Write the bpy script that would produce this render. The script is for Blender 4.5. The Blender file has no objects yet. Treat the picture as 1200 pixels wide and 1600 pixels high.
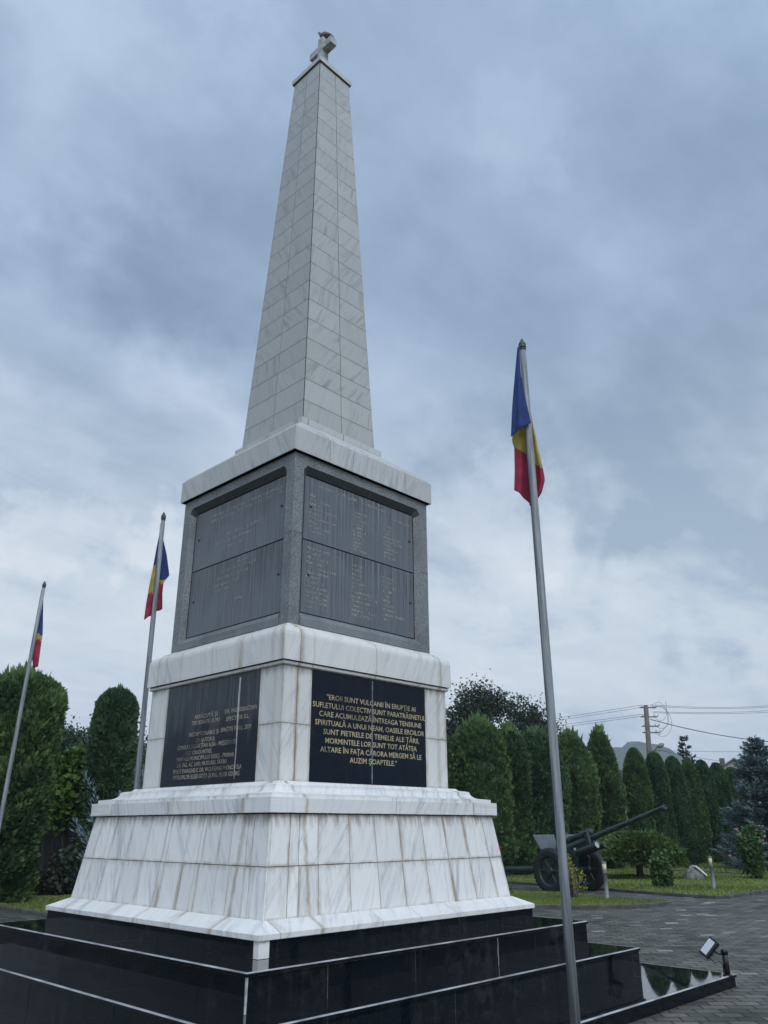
import bpy, math, random
import numpy as np
from mathutils import Vector, Matrix
random.seed(7); rng = np.random.default_rng(7)
PI = math.pi
S = bpy.context.scene
COL = S.collection

# ------------------------------------------------------------------ camera
CAM = np.array([-6.3072, -7.5820, 1.62]); YAW, PIT, ROL, FPX = 0.79996, 0.379706, -0.00216, 1233.38
F_ = np.array([math.cos(PIT)*math.sin(YAW), math.cos(PIT)*math.cos(YAW), math.sin(PIT)])
R0 = np.array([math.cos(YAW), -math.sin(YAW), 0.0]); U0 = np.cross(R0, F_)
R_ = math.cos(ROL)*R0+math.sin(ROL)*U0; U_ = -math.sin(ROL)*R0+math.cos(ROL)*U0
cd = bpy.data.cameras.new('camera'); cam = bpy.data.objects.new('camera', cd); COL.objects.link(cam)
cam.matrix_world = Matrix(((R_[0], U_[0], -F_[0], CAM[0]), (R_[1], U_[1], -F_[1], CAM[1]), (R_[2], U_[2], -F_[2], CAM[2]), (0, 0, 0, 1)))
cd.sensor_fit = 'VERTICAL'; cd.sensor_height = 36; cd.lens = FPX/1600*36; cd.clip_start = 0.05; cd.clip_end = 12000
S.camera = cam
S.render.resolution_x, S.render.resolution_y = 768, 1024

# ------------------------------------------------------------------ pixel helpers (photograph pixels -> real places)
def ray(px, py): return F_+R_*(px-600)/FPX-U_*(py-800)/FPX
def gp(px, py, z=0.0):
    d = ray(px, py); return CAM+d*((z-CAM[2])/d[2])
def at(px, py, dist):
    d = ray(px, py); return CAM+d*dist/math.hypot(d[0], d[1])

# ------------------------------------------------------------------ world: overcast sky with layered cloud
W = bpy.data.worlds.new('World'); S.world = W; W.use_nodes = True
SUN_EL, SUN_AZ = math.radians(48), math.radians(205)     # azimuth clockwise from +y
def world():
    nt = W.node_tree; nt.nodes.clear(); N = nt.nodes; L = nt.links
    def n(t, **k):
        x = N.new(t)
        for a, b in k.items(): setattr(x, a, b)
        return x
    def mth(op, a, b=None, c=None):
        x = n('ShaderNodeMath', operation=op)
        for i, v in enumerate((a, b, c)):
            if v is None: continue
            if isinstance(v, (int, float)): x.inputs[i].default_value = v
            else: L.new(v, x.inputs[i])
        return x.outputs[0]
    tc = n('ShaderNodeTexCoord'); sep = n('ShaderNodeSeparateXYZ'); L.new(tc.outputs['Generated'], sep.inputs[0])
    x, y, z = sep.outputs
    zc = mth('MAXIMUM', z, 0.0)
    den = mth('ADD', zc, 0.13)
    cmb = n('ShaderNodeCombineXYZ'); L.new(mth('DIVIDE', x, den), cmb.inputs[0]); L.new(mth('DIVIDE', y, den), cmb.inputs[1])
    def noise(rot, sc, scale, detail, rough, dist, off=(0, 0, 0)):
        mp = n('ShaderNodeMapping'); mp.inputs['Rotation'].default_value = (0, 0, rot); mp.inputs['Scale'].default_value = sc
        mp.inputs['Location'].default_value = off
        L.new(cmb.outputs[0], mp.inputs[0])
        no = n('ShaderNodeTexNoise'); no.inputs['Scale'].default_value = scale; no.inputs['Detail'].default_value = detail
        no.inputs['Roughness'].default_value = rough; no.inputs['Distortion'].default_value = dist
        L.new(mp.outputs[0], no.inputs[0]); return no.outputs[0]
    a = noise(0.35, (0.55, 1.25, 1), 0.95, 3.5, 0.5, 0.5, (3.1, 1.7, 0))
    b = noise(0.2, (0.6, 1.5, 1), 2.6, 6, 0.55, 0.4, (7.7, 2.2, 0))
    c = noise(0.0, (1, 1, 1), 6.5, 5, 0.6, 0.3, (1.3, 9.2, 0))
    v = mth('ADD', mth('MULTIPLY', a, 0.50), mth('ADD', mth('MULTIPLY', b, 0.34), mth('MULTIPLY', c, 0.16)))
    mr = n('ShaderNodeMapRange', clamp=False); mr.inputs[1].default_value = 0.38; mr.inputs[2].default_value = 0.62
    L.new(v, mr.inputs[0]); v = mth('MULTIPLY_ADD', mr.outputs[0], .78, .10)
    # thicker and thinner banks of cloud, edges torn by noise
    wn = n('ShaderNodeTexNoise'); wn.inputs['Scale'].default_value = 6; wn.inputs['Detail'].default_value = 6; wn.inputs['Roughness'].default_value = .62; L.new(tc.outputs['Generated'], wn.inputs[0])
    w1 = n('ShaderNodeVectorMath', operation='SUBTRACT'); L.new(wn.outputs['Color'], w1.inputs[0]); w1.inputs[1].default_value = (.5, .5, .5)
    w2 = n('ShaderNodeVectorMath', operation='SCALE'); L.new(w1.outputs[0], w2.inputs[0]); w2.inputs[3].default_value = .36
    w3 = n('ShaderNodeVectorMath', operation='ADD'); L.new(w2.outputs[0], w3.inputs[0]); L.new(tc.outputs['Generated'], w3.inputs[1])
    w4 = n('ShaderNodeVectorMath', operation='NORMALIZE'); L.new(w3.outputs[0], w4.inputs[0])
    for px, py, rd, am in ((330, 330, 10, -.4), (1000, 450, 16, -.42), (130, 480, 7, -.35), (640, 60, 9, -.15), (800, 190, 4, .22), (60, 700, 14, .42), (250, 60, 9, .22), (820, 470, 7, .18), (620, 640, 7, .15), (100, 270, 8, .18), (1120, 640, 9, -.15),
                           (1110, 895, 6, -.5), (900, 900, 4, -.3), (1100, 1010, 6, .3), (820, 1000, 6, .25), (780, 845, 4, .35), (1000, 850, 5, .22), (240, 850, 3, .5), (90, 860, 3, .4), (200, 790, 6, -.3), (100, 930, 4, -.25), (900, 1060, 5, -.25), (760, 720, 5, -.15)):
        dd = ray(px, py); dd = dd/np.linalg.norm(dd); dp = n('ShaderNodeVectorMath', operation='DOT_PRODUCT'); L.new(w4.outputs[0], dp.inputs[0]); dp.inputs[1].default_value = tuple(dd)
        mp = n('ShaderNodeMapRange', interpolation_type='SMOOTHERSTEP'); mp.inputs[1].default_value = math.cos(math.radians(rd*1.35)); mp.inputs[2].default_value = 1.0; mp.inputs[4].default_value = am
        L.new(dp.outputs['Value'], mp.inputs[0]); v = mth('ADD', v, mp.outputs[0])
    rh = n('ShaderNodeValToRGB'); L.new(v, rh.inputs[0])      # high cloud
    e = rh.color_ramp.elements; e[0].position = 0.0; e[0].color = (.245, .345, .485, 1); e[1].position = 1; e[1].color = (.52, .64, .83, 1)
    m = e.new(0.5); m.color = (.365, .48, .66, 1)
    rl = n('ShaderNodeValToRGB'); L.new(v, rl.inputs[0])      # low cloud, brighter between the banks
    e = rl.color_ramp.elements; e[0].position = 0.0; e[0].color = (.41, .52, .65, 1); e[1].position = 1; e[1].color = (.86, .91, .96, 1)
    m = e.new(0.45); m.color = (.68, .78, .86, 1)
    el = n('ShaderNodeMapRange', interpolation_type='SMOOTHSTEP'); el.inputs[1].default_value = 0.22; el.inputs[2].default_value = 0.60
    L.new(z, el.inputs[0])
    mx = n('ShaderNodeMix', data_type='RGBA'); L.new(el.outputs[0], mx.inputs[0]); L.new(rl.outputs[0], mx.inputs[6]); L.new(rh.outputs[0], mx.inputs[7])
    # brightness around the veiled sun behind the photographer
    sd = (math.sin(SUN_AZ)*math.cos(SUN_EL), math.cos(SUN_AZ)*math.cos(SUN_EL), math.sin(SUN_EL))
    vm = n('ShaderNodeVectorMath', operation='DOT_PRODUCT'); L.new(tc.outputs['Generated'], vm.inputs[0]); vm.inputs[1].default_value = sd
    g = n('ShaderNodeMapRange', interpolation_type='SMOOTHSTEP'); g.inputs[1].default_value = 0.1; g.inputs[2].default_value = 1.0
    g.inputs[3].default_value = 1.0; g.inputs[4].default_value = 2.6
    L.new(vm.outputs['Value'], g.inputs[0])
    sc = n('ShaderNodeVectorMath', operation='SCALE'); L.new(mx.outputs[2], sc.inputs[0]); L.new(g.outputs[0], sc.inputs[3])
    sky = n('ShaderNodeTexSky', sky_type='NISHITA'); sky.sun_disc = False; sky.sun_elevation = SUN_EL; sky.sun_rotation = SUN_AZ
    bg1 = n('ShaderNodeBackground'); L.new(sky.outputs[0], bg1.inputs[0]); bg1.inputs[1].default_value = 0.08
    bg2 = n('ShaderNodeBackground'); L.new(sc.outputs[0], bg2.inputs[0]); bg2.inputs[1].default_value = 1.0
    ms = n('ShaderNodeMixShader'); ms.inputs[0].default_value = 0.93; L.new(bg1.outputs[0], ms.inputs[1]); L.new(bg2.outputs[0], ms.inputs[2])
    out = n('ShaderNodeOutputWorld'); L.new(ms.outputs[0], out.inputs[0])
world()
sl = bpy.data.lights.new('sun', 'SUN'); so = bpy.data.objects.new('sun', sl); COL.objects.link(so)
sl.energy = 1.3; sl.angle = math.radians(25); sl.color = (1, .94, .85)
so.rotation_euler = (PI/2-SUN_EL, 0, -SUN_AZ+PI); so.location = (0, 0, 30)
S.view_settings.view_transform = 'Standard'; S.view_settings.look = 'None'; S.view_settings.exposure = 0; S.view_settings.gamma = 1
S.render.engine = 'CYCLES'
S.cycles.max_bounces = 6; S.cycles.diffuse_bounces = 3; S.cycles.glossy_bounces = 3; S.cycles.transparent_max_bounces = 8; S.cycles.volume_bounces = 0

# ------------------------------------------------------------------ tagging
def tag(o, label=None, cat=None, group=None, kind=None):
    if label: o['label'] = label
    if cat: o['category'] = cat
    if group: o['group'] = group
    if kind: o['kind'] = kind
    return o
def empty(name, loc, rz=0, label=None, cat=None, group=None):
    o = bpy.data.objects.new(name, None); COL.objects.link(o); o.location = loc; o.rotation_euler = (0, 0, rz); o.empty_display_size = .2
    return tag(o, label, cat, group)
def copy_tree(o, parent=None):
    c = o.copy(); COL.objects.link(c)
    if parent is not None: c.parent = parent
    for ch in list(o.children): copy_tree(ch, c)
    return c

# ------------------------------------------------------------------ mesh builder
class MB:
    def __init__(s): s.v = []; s.f = []; s.m = []; s.uv = []; s.uv2 = []; s.c = []; s.sm = []
    def face(s, pts, mat=0, uv=None, uv2=None, col=(0.5, 0.5, 0.5), smooth=False):
        i = len(s.v); s.v.extend([tuple(p) for p in pts]); n = len(pts); s.f.append(list(range(i, i+n))); s.m.append(mat)
        s.uv.extend(uv if uv is not None else [(p[0]+p[1], p[2]) for p in pts])
        s.uv2.extend(uv2 if uv2 is not None else [(.5, .5)]*n); s.c.extend([col]*n); s.sm.append(smooth)
    def grid(s, P, mat=0, close_u=False, smooth=True, cap=False, matf=None):
        nu, nv = len(P), len(P[0]); i = len(s.v)
        for r in P: s.v.extend([tuple(p) for p in r])
        for a in range(nu-1):
            for b in range(nv if close_u else nv-1):
                b2 = (b+1) % nv; q = [i+a*nv+b, i+a*nv+b2, i+(a+1)*nv+b2, i+(a+1)*nv+b]
                s.f.append(q); s.m.append(matf(a, b) if matf else mat); s.sm.append(smooth)
                s.uv.extend([(s.v[k][0]+s.v[k][1], s.v[k][2]) for k in q]); s.uv2.extend([(.5, .5)]*4); s.c.extend([(.5, .5, .5)]*4)
        if cap:
            for a, rev in ((0, True), (nu-1, False)):
                q = [i+a*nv+b for b in range(nv)]
                if rev: q = q[::-1]
                s.f.append(q); s.m.append(mat); s.sm.append(False); s.uv.extend([(0, 0)]*nv); s.uv2.extend([(.5, .5)]*nv); s.c.extend([(.5, .5, .5)]*nv)
    def box(s, c, d, mat=0, M=None, taper=1.0, ch=0.0):
        x, y, z = d[0]/2, d[1]/2, d[2]/2; c = Vector(c)
        if ch <= 0:
            V = [Vector((sx*x*(taper if sz > 0 else 1), sy*y*(taper if sz > 0 else 1), sz*z)) for sz in (-1, 1) for sy in (-1, 1) for sx in (-1, 1)]
            V = [(M @ p if M else p)+c for p in V]
            for q in ((0, 2, 3, 1), (4, 5, 7, 6), (0, 1, 5, 4), (2, 6, 7, 3), (0, 4, 6, 2), (1, 3, 7, 5)): s.face([V[k] for k in q], mat)
        else:
            P = []
            for zz, k in ((-z, ch), (-z+ch, 0), (z-ch, 0), (z, ch)):
                ring_ = [(x-k-ch*.0, y-k)]
                a, b = x-k, y-k
                r = [(a-ch, -b), (a, -b+ch), (a, b-ch), (a-ch, b), (-a+ch, b), (-a, b-ch), (-a, -b+ch), (-a+ch, -b)]
                pts = [Vector((p[0], p[1], zz)) for p in r]; P.append([(M @ p if M else p)+c for p in pts])
            s.grid(P, mat, close_u=True, smooth=False, cap=True)
    def tube(s, path, rad, mat=0, n=10, cap=True, smooth=True):
        path = [Vector(p) for p in path]; P = []
        for i, p in enumerate(path):
            d = (path[min(i+1, len(path)-1)]-path[max(i-1, 0)]).normalized()
            up = Vector((0, 0, 1)) if abs(d.z) < .95 else Vector((1, 0, 0))
            a = d.cross(up).normalized(); b = a.cross(d).normalized(); r = rad[i] if hasattr(rad, '__len__') else rad
            P.append([p+a*r*math.cos(2*PI*k/n)+b*r*math.sin(2*PI*k/n) for k in range(n)])
        s.grid(P, mat, close_u=True, smooth=smooth, cap=cap)
    def lathe(s, prof, origin=(0, 0, 0), axis=(0, 0, 1), mat=0, n=24, smooth=True, cap=True):
        ax = Vector(axis).normalized(); up = Vector((0, 0, 1)) if abs(ax.z) < .9 else Vector((1, 0, 0))
        a = ax.cross(up).normalized(); b = ax.cross(a).normalized(); o = Vector(origin)
        s.grid([[o+ax*h+(a*math.cos(2*PI*k/n)+b*math.sin(2*PI*k/n))*r for k in range(n)] for r, h in prof], mat, close_u=True, smooth=smooth, cap=cap)
    def build(s, name, mats, parent=None, loc=None):
        me = bpy.data.meshes.new(name); me.from_pydata(s.v, [], s.f); me.update()
        for m in (mats if isinstance(mats, (list, tuple)) else [mats]): me.materials.append(m)
        me.polygons.foreach_set('material_index', s.m); me.polygons.foreach_set('use_smooth', s.sm)
        me.uv_layers.new(name='UVMap').data.foreach_set('uv', np.array(s.uv, dtype=np.float32).ravel())
        me.uv_layers.new(name='tile').data.foreach_set('uv', np.array(s.uv2, dtype=np.float32).ravel())
        ca = me.color_attributes.new('rnd', 'FLOAT_COLOR', 'CORNER')
        ca.data.foreach_set('color', np.hstack([np.array(s.c, dtype=np.float32), np.ones((len(s.c), 1), np.float32)]).ravel())
        o = bpy.data.objects.new(name, me); COL.objects.link(o)
        if parent is not None: o.parent = parent
        if loc is not None: o.location = loc
        return o

# ------------------------------------------------------------------ materials
class NT:
    def __init__(s, name, rough=0.5, spec=0.5):
        s.mat = bpy.data.materials.new(name); s.mat.use_nodes = True; s.t = s.mat.node_tree; s.t.nodes.clear()
        s.out = s.n('ShaderNodeOutputMaterial'); s.b = s.n('ShaderNodeBsdfPrincipled'); s.l(s.b.outputs[0], s.out.inputs[0])
        s.b.inputs['Roughness'].default_value = rough; s.b.inputs['Specular IOR Level'].default_value = spec
    def n(s, t, **k):
        x = s.t.nodes.new(t)
        for a, b in k.items(): setattr(x, a, b)
        return x
    def l(s, a, b): s.t.links.new(a, b)
    def set(s, sock, v):
        if isinstance(v, (int, float)): sock.default_value = v
        elif isinstance(v, tuple): sock.default_value = v if len(v) == len(sock.default_value) else (*v, 1)
        else: s.l(v, sock)
    def m(s, op, a, b=None, c=None, clamp=False):
        x = s.n('ShaderNodeMath', operation=op); x.use_clamp = clamp
        for i, v in enumerate((a, b, c)):
            if v is not None: s.set(x.inputs[i], v)
        return x.outputs[0]
    def mix(s, f, a, b, mode='MIX'):
        x = s.n('ShaderNodeMix', data_type='RGBA', blend_type=mode); s.set(x.inputs[0], f); s.set(x.inputs[6], a); s.set(x.inputs[7], b); return x.outputs[2]
    def ramp(s, f, lo, hi, a=0.0, b=1.0, sm=True):
        x = s.n('ShaderNodeMapRange', interpolation_type='SMOOTHSTEP' if sm else 'LINEAR'); s.set(x.inputs[0], f)
        for i, v in ((1, lo), (2, hi), (3, a), (4, b)): x.inputs[i].default_value = v
        return x.outputs[0]
    def coord(s, kind='Object', sc=(1, 1, 1), rot=(0, 0, 0), uv=None, off=(0, 0, 0)):
        if uv: c = s.n('ShaderNodeUVMap', uv_map=uv).outputs[0]
        else: c = s.n('ShaderNodeTexCoord').outputs[kind]
        mp = s.n('ShaderNodeMapping'); mp.inputs['Scale'].default_value = sc; mp.inputs['Rotation'].default_value = rot; mp.inputs['Location'].default_value = off
        s.l(c, mp.inputs[0]); return mp.outputs[0]
    def noise(s, co, scale=5, detail=4, rough=.55, dist=0.0):
        x = s.n('ShaderNodeTexNoise'); s.l(co, x.inputs[0]); x.inputs['Scale'].default_value = scale; x.inputs['Detail'].default_value = detail
        x.inputs['Roughness'].default_value = rough; x.inputs['Distortion'].default_value = dist; return x.outputs[0]
    def attr(s, name='rnd'): return s.n('ShaderNodeAttribute', attribute_name=name)
    def bump(s, h, strength=.3, dist=.01):
        x = s.n('ShaderNodeBump'); x.inputs['Strength'].default_value = strength; x.inputs['Distance'].default_value = dist; s.l(h, x.inputs['Height'])
        s.l(x.outputs[0], s.b.inputs['Normal'])
    def col(s, c): s.set(s.b.inputs['Base Color'], c)
    def rough(s, r): s.set(s.b.inputs['Roughness'], r)

def simple(name, c, rough=.6, var=.15, scale=8, metal=0, spec=.5, bump=0):
    t = NT(name, rough, spec); n = t.noise(t.coord(), scale, 5)
    t.col(t.mix(t.ramp(n, .3, .7), tuple(x*(1-var) for x in c), tuple(x*(1+var) for x in c))); t.b.inputs['Metallic'].default_value = metal
    if bump: t.bump(n, bump, .01)
    return t.mat

def marble(name, light, vein, dirt=(.42, .36, .28), stain=.5, grime=.15, rough=.42, drips=(), ledges=()):
    t = NT(name, rough, .4)
    co = t.coord(uv='UVMap', sc=(1.0, 1.0, 1)); at_ = t.attr(); sp = t.n('ShaderNodeSeparateColor'); t.l(at_.outputs['Color'], sp.inputs[0])
    r, g, b = sp.outputs[:3]
    v1 = t.noise(t.coord(uv='UVMap', sc=(.8, 8, 1)), 1.7, 6, .62, .8)
    v2 = t.noise(t.coord(uv='UVMap', sc=(1.6, 22, 1), off=(4, 2, 0)), 1.8, 5, .65, 1.2)
    v3 = t.noise(t.coord(uv='UVMap', sc=(.7, 2, 1)), 1.7, 3, .5)
    f = t.m('ADD', t.m('MULTIPLY', t.ramp(v1, .44, .74), .75), t.m('MULTIPLY', t.ramp(v2, .52, .78), .55))
    f = t.m('MULTIPLY', f, t.ramp(v3, .3, .65, .25, 1.0)); f = t.m('MULTIPLY', f, t.m('ADD', .45, t.m('MULTIPLY', g, .9)), clamp=True)
    c = t.mix(f, light, vein)
    tone = t.m('ADD', .93, t.m('MULTIPLY', r, .11)); cc = t.n('ShaderNodeCombineColor')      # per-slab tone
    for i in range(3): t.l(tone, cc.inputs[i])
    c = t.mix(1.0, c, cc.outputs[0], 'MULTIPLY')
    # stains along the slab edges
    u = t.n('ShaderNodeSeparateXYZ'); t.l(t.coord(uv='tile'), u.inputs[0])
    ex = t.m('MINIMUM', u.outputs[0], t.m('SUBTRACT', 1, u.outputs[0])); ez = t.m('MINIMUM', u.outputs[1], t.m('MULTIPLY', t.m('SUBTRACT', 1, u.outputs[1]), 1.6))
    dn = t.noise(t.coord(sc=(1, 1, .45)), 7, 5, .6)
    e = t.m('MAXIMUM', t.m('MULTIPLY', t.ramp(ex, .0, .14, 1, 0), b), t.m('MULTIPLY', t.ramp(ez, .0, .07, 1, 0), .6))
    e = t.m('MULTIPLY', e, t.ramp(dn, .38, .66, .15, 1))
    c = t.mix(t.m('MULTIPLY', e, stain), c, dirt)
    # rain streaks and soft grime, on world height
    drip = t.noise(t.coord(sc=(9, 9, .55)), 1.6, 5, .6); big = t.noise(t.coord(), 1.1, 4)
    gm = t.m('MULTIPLY', t.m('MULTIPLY', t.ramp(drip, .5, .75), t.ramp(big, .4, .65)), grime*2.2)
    c = t.mix(gm, c, (.33, .31, .27))
    # brown run-off bands below open joints, at fixed distances from the axis
    if drips:
        po = t.n('ShaderNodeSeparateXYZ'); t.l(t.n('ShaderNodeTexCoord').outputs['Object'], po.inputs[0])
        wv = t.m('MULTIPLY', t.m('SUBTRACT', t.noise(t.coord(sc=(2, 2, 5)), 2, 3), .5), .05); dv = t.noise(t.coord(sc=(3, 3, 1.2)), 3.5, 5, .65)
        for ax_, p_, w_, a_ in drips:
            d_ = t.m('ABSOLUTE', t.m('SUBTRACT', t.m('ADD', po.outputs[ax_], wv), p_))
            f_ = t.m('MULTIPLY', t.m('MULTIPLY', t.ramp(d_, 0, w_, 1, 0), t.ramp(dv, .3, .6, .35, 1)), a_)
            c = t.mix(f_, c, (.30, .245, .17))
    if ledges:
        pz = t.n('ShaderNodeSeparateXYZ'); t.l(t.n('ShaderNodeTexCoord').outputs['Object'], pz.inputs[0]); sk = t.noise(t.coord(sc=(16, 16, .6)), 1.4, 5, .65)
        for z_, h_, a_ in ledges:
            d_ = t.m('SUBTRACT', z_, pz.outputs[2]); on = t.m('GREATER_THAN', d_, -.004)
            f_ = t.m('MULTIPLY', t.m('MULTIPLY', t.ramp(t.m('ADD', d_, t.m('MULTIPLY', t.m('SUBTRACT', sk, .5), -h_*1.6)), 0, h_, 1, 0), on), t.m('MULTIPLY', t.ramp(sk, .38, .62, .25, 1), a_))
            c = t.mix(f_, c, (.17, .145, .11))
    t.col(c); t.rough(t.ramp(dn, .2, .8, rough-.06, rough+.16)); t.bump(dn, .06, .006)
    return t.mat

def black_granite(name, base=(.008, .010, .013), rough=.07, dust=.5, wet=.5, spec=.5):
    t = NT(name, rough, spec); co = t.coord()
    n1 = t.noise(co, 1.3, 6, .6, .4); n2 = t.noise(co, 9, 6, .65); n3 = t.noise(co, 90, 2)
    d = t.m('MULTIPLY', t.m('MULTIPLY', t.ramp(n1, .42, .68), t.ramp(n2, .42, .7)), dust)
    c = t.mix(d, base, (.12, .125, .12)); c = t.mix(t.m('MULTIPLY', t.ramp(n3, .60, .70), .5), c, (.04, .046, .05)); rn = t.noise(t.coord(sc=(7, 7, .5)), 1.8, 6, .65); c = t.mix(t.m('MULTIPLY', t.m('MULTIPLY', t.ramp(rn, .52, .7), t.ramp(n1, .35, .6)), min(1, dust*1.6)), c, (.045, .052, .055))
    t.col(c); t.rough(t.m('ADD', rough, t.m('ADD', t.m('MULTIPLY', t.ramp(n1, .35, .7), .1*wet), t.m('MULTIPLY', d, .35))))
    t.bump(n2, .02, .003)
    return t.mat
M = {}
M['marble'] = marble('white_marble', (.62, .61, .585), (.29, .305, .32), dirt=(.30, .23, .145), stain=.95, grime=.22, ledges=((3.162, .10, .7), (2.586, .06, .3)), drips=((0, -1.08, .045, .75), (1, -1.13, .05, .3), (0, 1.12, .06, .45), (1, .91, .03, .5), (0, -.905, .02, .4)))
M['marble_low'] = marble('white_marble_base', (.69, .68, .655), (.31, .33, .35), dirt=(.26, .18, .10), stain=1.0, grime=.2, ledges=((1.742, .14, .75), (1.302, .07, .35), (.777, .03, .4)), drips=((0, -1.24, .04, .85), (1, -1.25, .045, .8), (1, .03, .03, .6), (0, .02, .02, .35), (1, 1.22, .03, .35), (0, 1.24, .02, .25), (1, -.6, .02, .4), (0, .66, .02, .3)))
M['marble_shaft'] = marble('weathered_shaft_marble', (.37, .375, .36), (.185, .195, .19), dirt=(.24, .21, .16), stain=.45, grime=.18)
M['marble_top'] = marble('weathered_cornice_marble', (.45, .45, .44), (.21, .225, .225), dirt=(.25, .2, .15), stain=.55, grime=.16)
M['grout_rust'] = simple('rusty_joint', (.16, .105, .065), .9, .5, 14)
M['grout_dark'] = simple('dark_joint_and_gap_shade', (.035, .03, .027), .9, .4, 12)
M['grout_pale'] = simple('pale_joint', (.30, .30, .28), .8, .4, 20)
M['granite_step'] = black_granite('black_polished_granite', (.0025, .005, .008), rough=.04, dust=.16, wet=.5, spec=.14)
M['granite_tread'] = black_granite('wet_black_granite', (.004, .006, .008), rough=.012, dust=.14, wet=.25, spec=.5)
M['plaque'] = black_granite('black_plaque_granite', (.002, .006, .013), .06, .06, .3, .13)
def dust_sky_mat():  # pale dust film, with a sky reflection painted into the upper part
    t = NT('dusty_sky_black_plaque', .12, .2); sp = t.n('ShaderNodeSeparateXYZ'); t.l(t.coord(), sp.inputs[0])
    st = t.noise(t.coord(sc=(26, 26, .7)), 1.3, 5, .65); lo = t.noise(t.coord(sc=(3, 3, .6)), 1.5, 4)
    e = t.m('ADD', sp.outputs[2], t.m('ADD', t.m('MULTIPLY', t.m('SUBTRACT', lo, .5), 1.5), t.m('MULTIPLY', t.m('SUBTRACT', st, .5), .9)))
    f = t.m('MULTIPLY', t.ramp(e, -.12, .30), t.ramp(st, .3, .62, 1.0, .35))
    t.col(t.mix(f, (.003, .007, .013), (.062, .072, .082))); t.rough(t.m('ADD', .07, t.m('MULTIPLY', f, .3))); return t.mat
M['plaque_dust_sky'] = dust_sky_mat()
M['ledge'] = simple('worn_glint_step_edge', (.27, .28, .28), .3, .55, 3)  # pale worn edge; the sky it catches is painted into the colour

def speckled(name, a, b, rough=.55):
    t = NT(name, rough, .4); co = t.coord(); n = t.noise(co, 95, 3, .7); n2 = t.noise(co, 2.2, 5, .6); dr = t.noise(t.coord(sc=(10, 10, .5)), 1.5, 5)
    c = t.mix(t.ramp(n, .36, .62), a, b); c = t.mix(t.m('MULTIPLY', t.ramp(n2, .4, .7), .45), c, (.055, .06, .06)); c = t.mix(t.m('MULTIPLY', t.ramp(dr, .55, .75), .3), c, (.2, .2, .19))
    t.col(c); t.bump(n, .1, .002); return t.mat
M['granite_frame'] = speckled('grey_speckled_granite', (.062, .072, .076), (.25, .265, .27))
M['granite_grime_shade'] = speckled('grimy_shaded_granite', (.018, .022, .026), (.075, .085, .09))  # grime and overhang shade, both painted into the head bevel colour
def panel_mat():
    t = NT('grimy_slate_panel', .25, .5); co = t.coord()
    st = t.noise(t.coord(sc=(30, 30, .35)), 1.2, 4, .6); st2 = t.noise(t.coord(sc=(75, 75, .8)), 1.1, 3, .6); n2 = t.noise(co, 1.6, 5, .6); sp = t.n('ShaderNodeSeparateXYZ'); t.l(t.coord(), sp.inputs[0])
    hi = t.ramp(sp.outputs[2], -.4, .42, .45, 1.0)
    s = t.m('MULTIPLY', t.m('MULTIPLY', t.m('MAXIMUM', t.ramp(st, .48, .56), t.m('MULTIPLY', t.ramp(st2, .48, .58), .8)), t.ramp(n2, .35, .6, .35, 1)), hi)
    c = t.mix(s, (.100, .115, .132), (.014, .019, .026)); c = t.mix(t.m('MULTIPLY', t.m('MULTIPLY', t.ramp(st, .34, .44, 1, 0), hi), .45), c, (.17, .185, .19)); c = t.mix(t.m('MULTIPLY', t.ramp(n2, .45, .7), .35), c, (.11, .12, .13))
    t.col(c); t.rough(t.ramp(st2, .3, .7, .17, .38)); return t.mat
M['panel'] = panel_mat()
def worn_gold(name, c, lo, hi, sc=14):
    t = NT(name, .5, .5); n = t.noise(t.coord(), sc, 4, .7); n2 = t.noise(t.coord(), 2.3, 3); f = t.m('MULTIPLY', t.ramp(n, lo, hi), t.ramp(n2, .3, .55, .35, 1))
    t.col(c); tr = t.n('ShaderNodeBsdfTransparent'); mx = t.n('ShaderNodeMixShader'); t.l(f, mx.inputs[0]); t.l(tr.outputs[0], mx.inputs[1]); t.l(t.b.outputs[0], mx.inputs[2]); t.l(mx.outputs[0], t.out.inputs[0])
    return t.mat
M['gold'] = worn_gold('gold_lettering', (.46, .38, .23), .05, .32, 8)
M['gold_worn'] = worn_gold('worn_gold_lettering', (.36, .32, .25), .12, .5, 10)
M['gold_faded'] = worn_gold('faded_lettering', (.40, .37, .31), .40, .56, 13)
M['sealant'] = simple('grey_sealant', (.13, .15, .16), .6, .5, 18)
M['sealant_pale'] = simple('pale_sealant', (.38, .40, .40), .6, .3, 18)
def metal_pole():
    t = NT('galvanised_steel', .45, .5); n = t.noise(t.coord(sc=(14, 14, .7)), 2, 5); n2 = t.noise(t.coord(), 30, 4)
    t.col(t.mix(t.ramp(n, .35, .65), (.13, .145, .155), (.27, .29, .305))); t.b.inputs['Metallic'].default_value = .1; t.rough(t.ramp(n2, .3, .7, .5, .7)); return t.mat
M['pole'] = metal_pole()
M['finial'] = simple('dark_green_finial', (.035, .055, .045), .5, .3, 20)
def cloth(name, c):
    t = NT(name, .85, .2); n = t.noise(t.coord(), 6, 4); cc = t.mix(t.ramp(n, .3, .7), tuple(x*.8 for x in c), tuple(min(1, x*1.15) for x in c)); t.col(cc)
    tl = t.n('ShaderNodeBsdfTranslucent'); t.l(cc, tl.inputs[0]); mx = t.n('ShaderNodeMixShader'); mx.inputs[0].default_value = .38
    t.l(t.b.outputs[0], mx.inputs[1]); t.l(tl.outputs[0], mx.inputs[2]); t.l(mx.outputs[0], t.out.inputs[0]); return t.mat
M['blue'] = cloth('blue_cloth', (.055, .09, .26)); M['yellow'] = cloth('yellow_cloth', (.52, .41, .11)); M['red'] = cloth('red_cloth', (.43, .06, .11))
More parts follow.
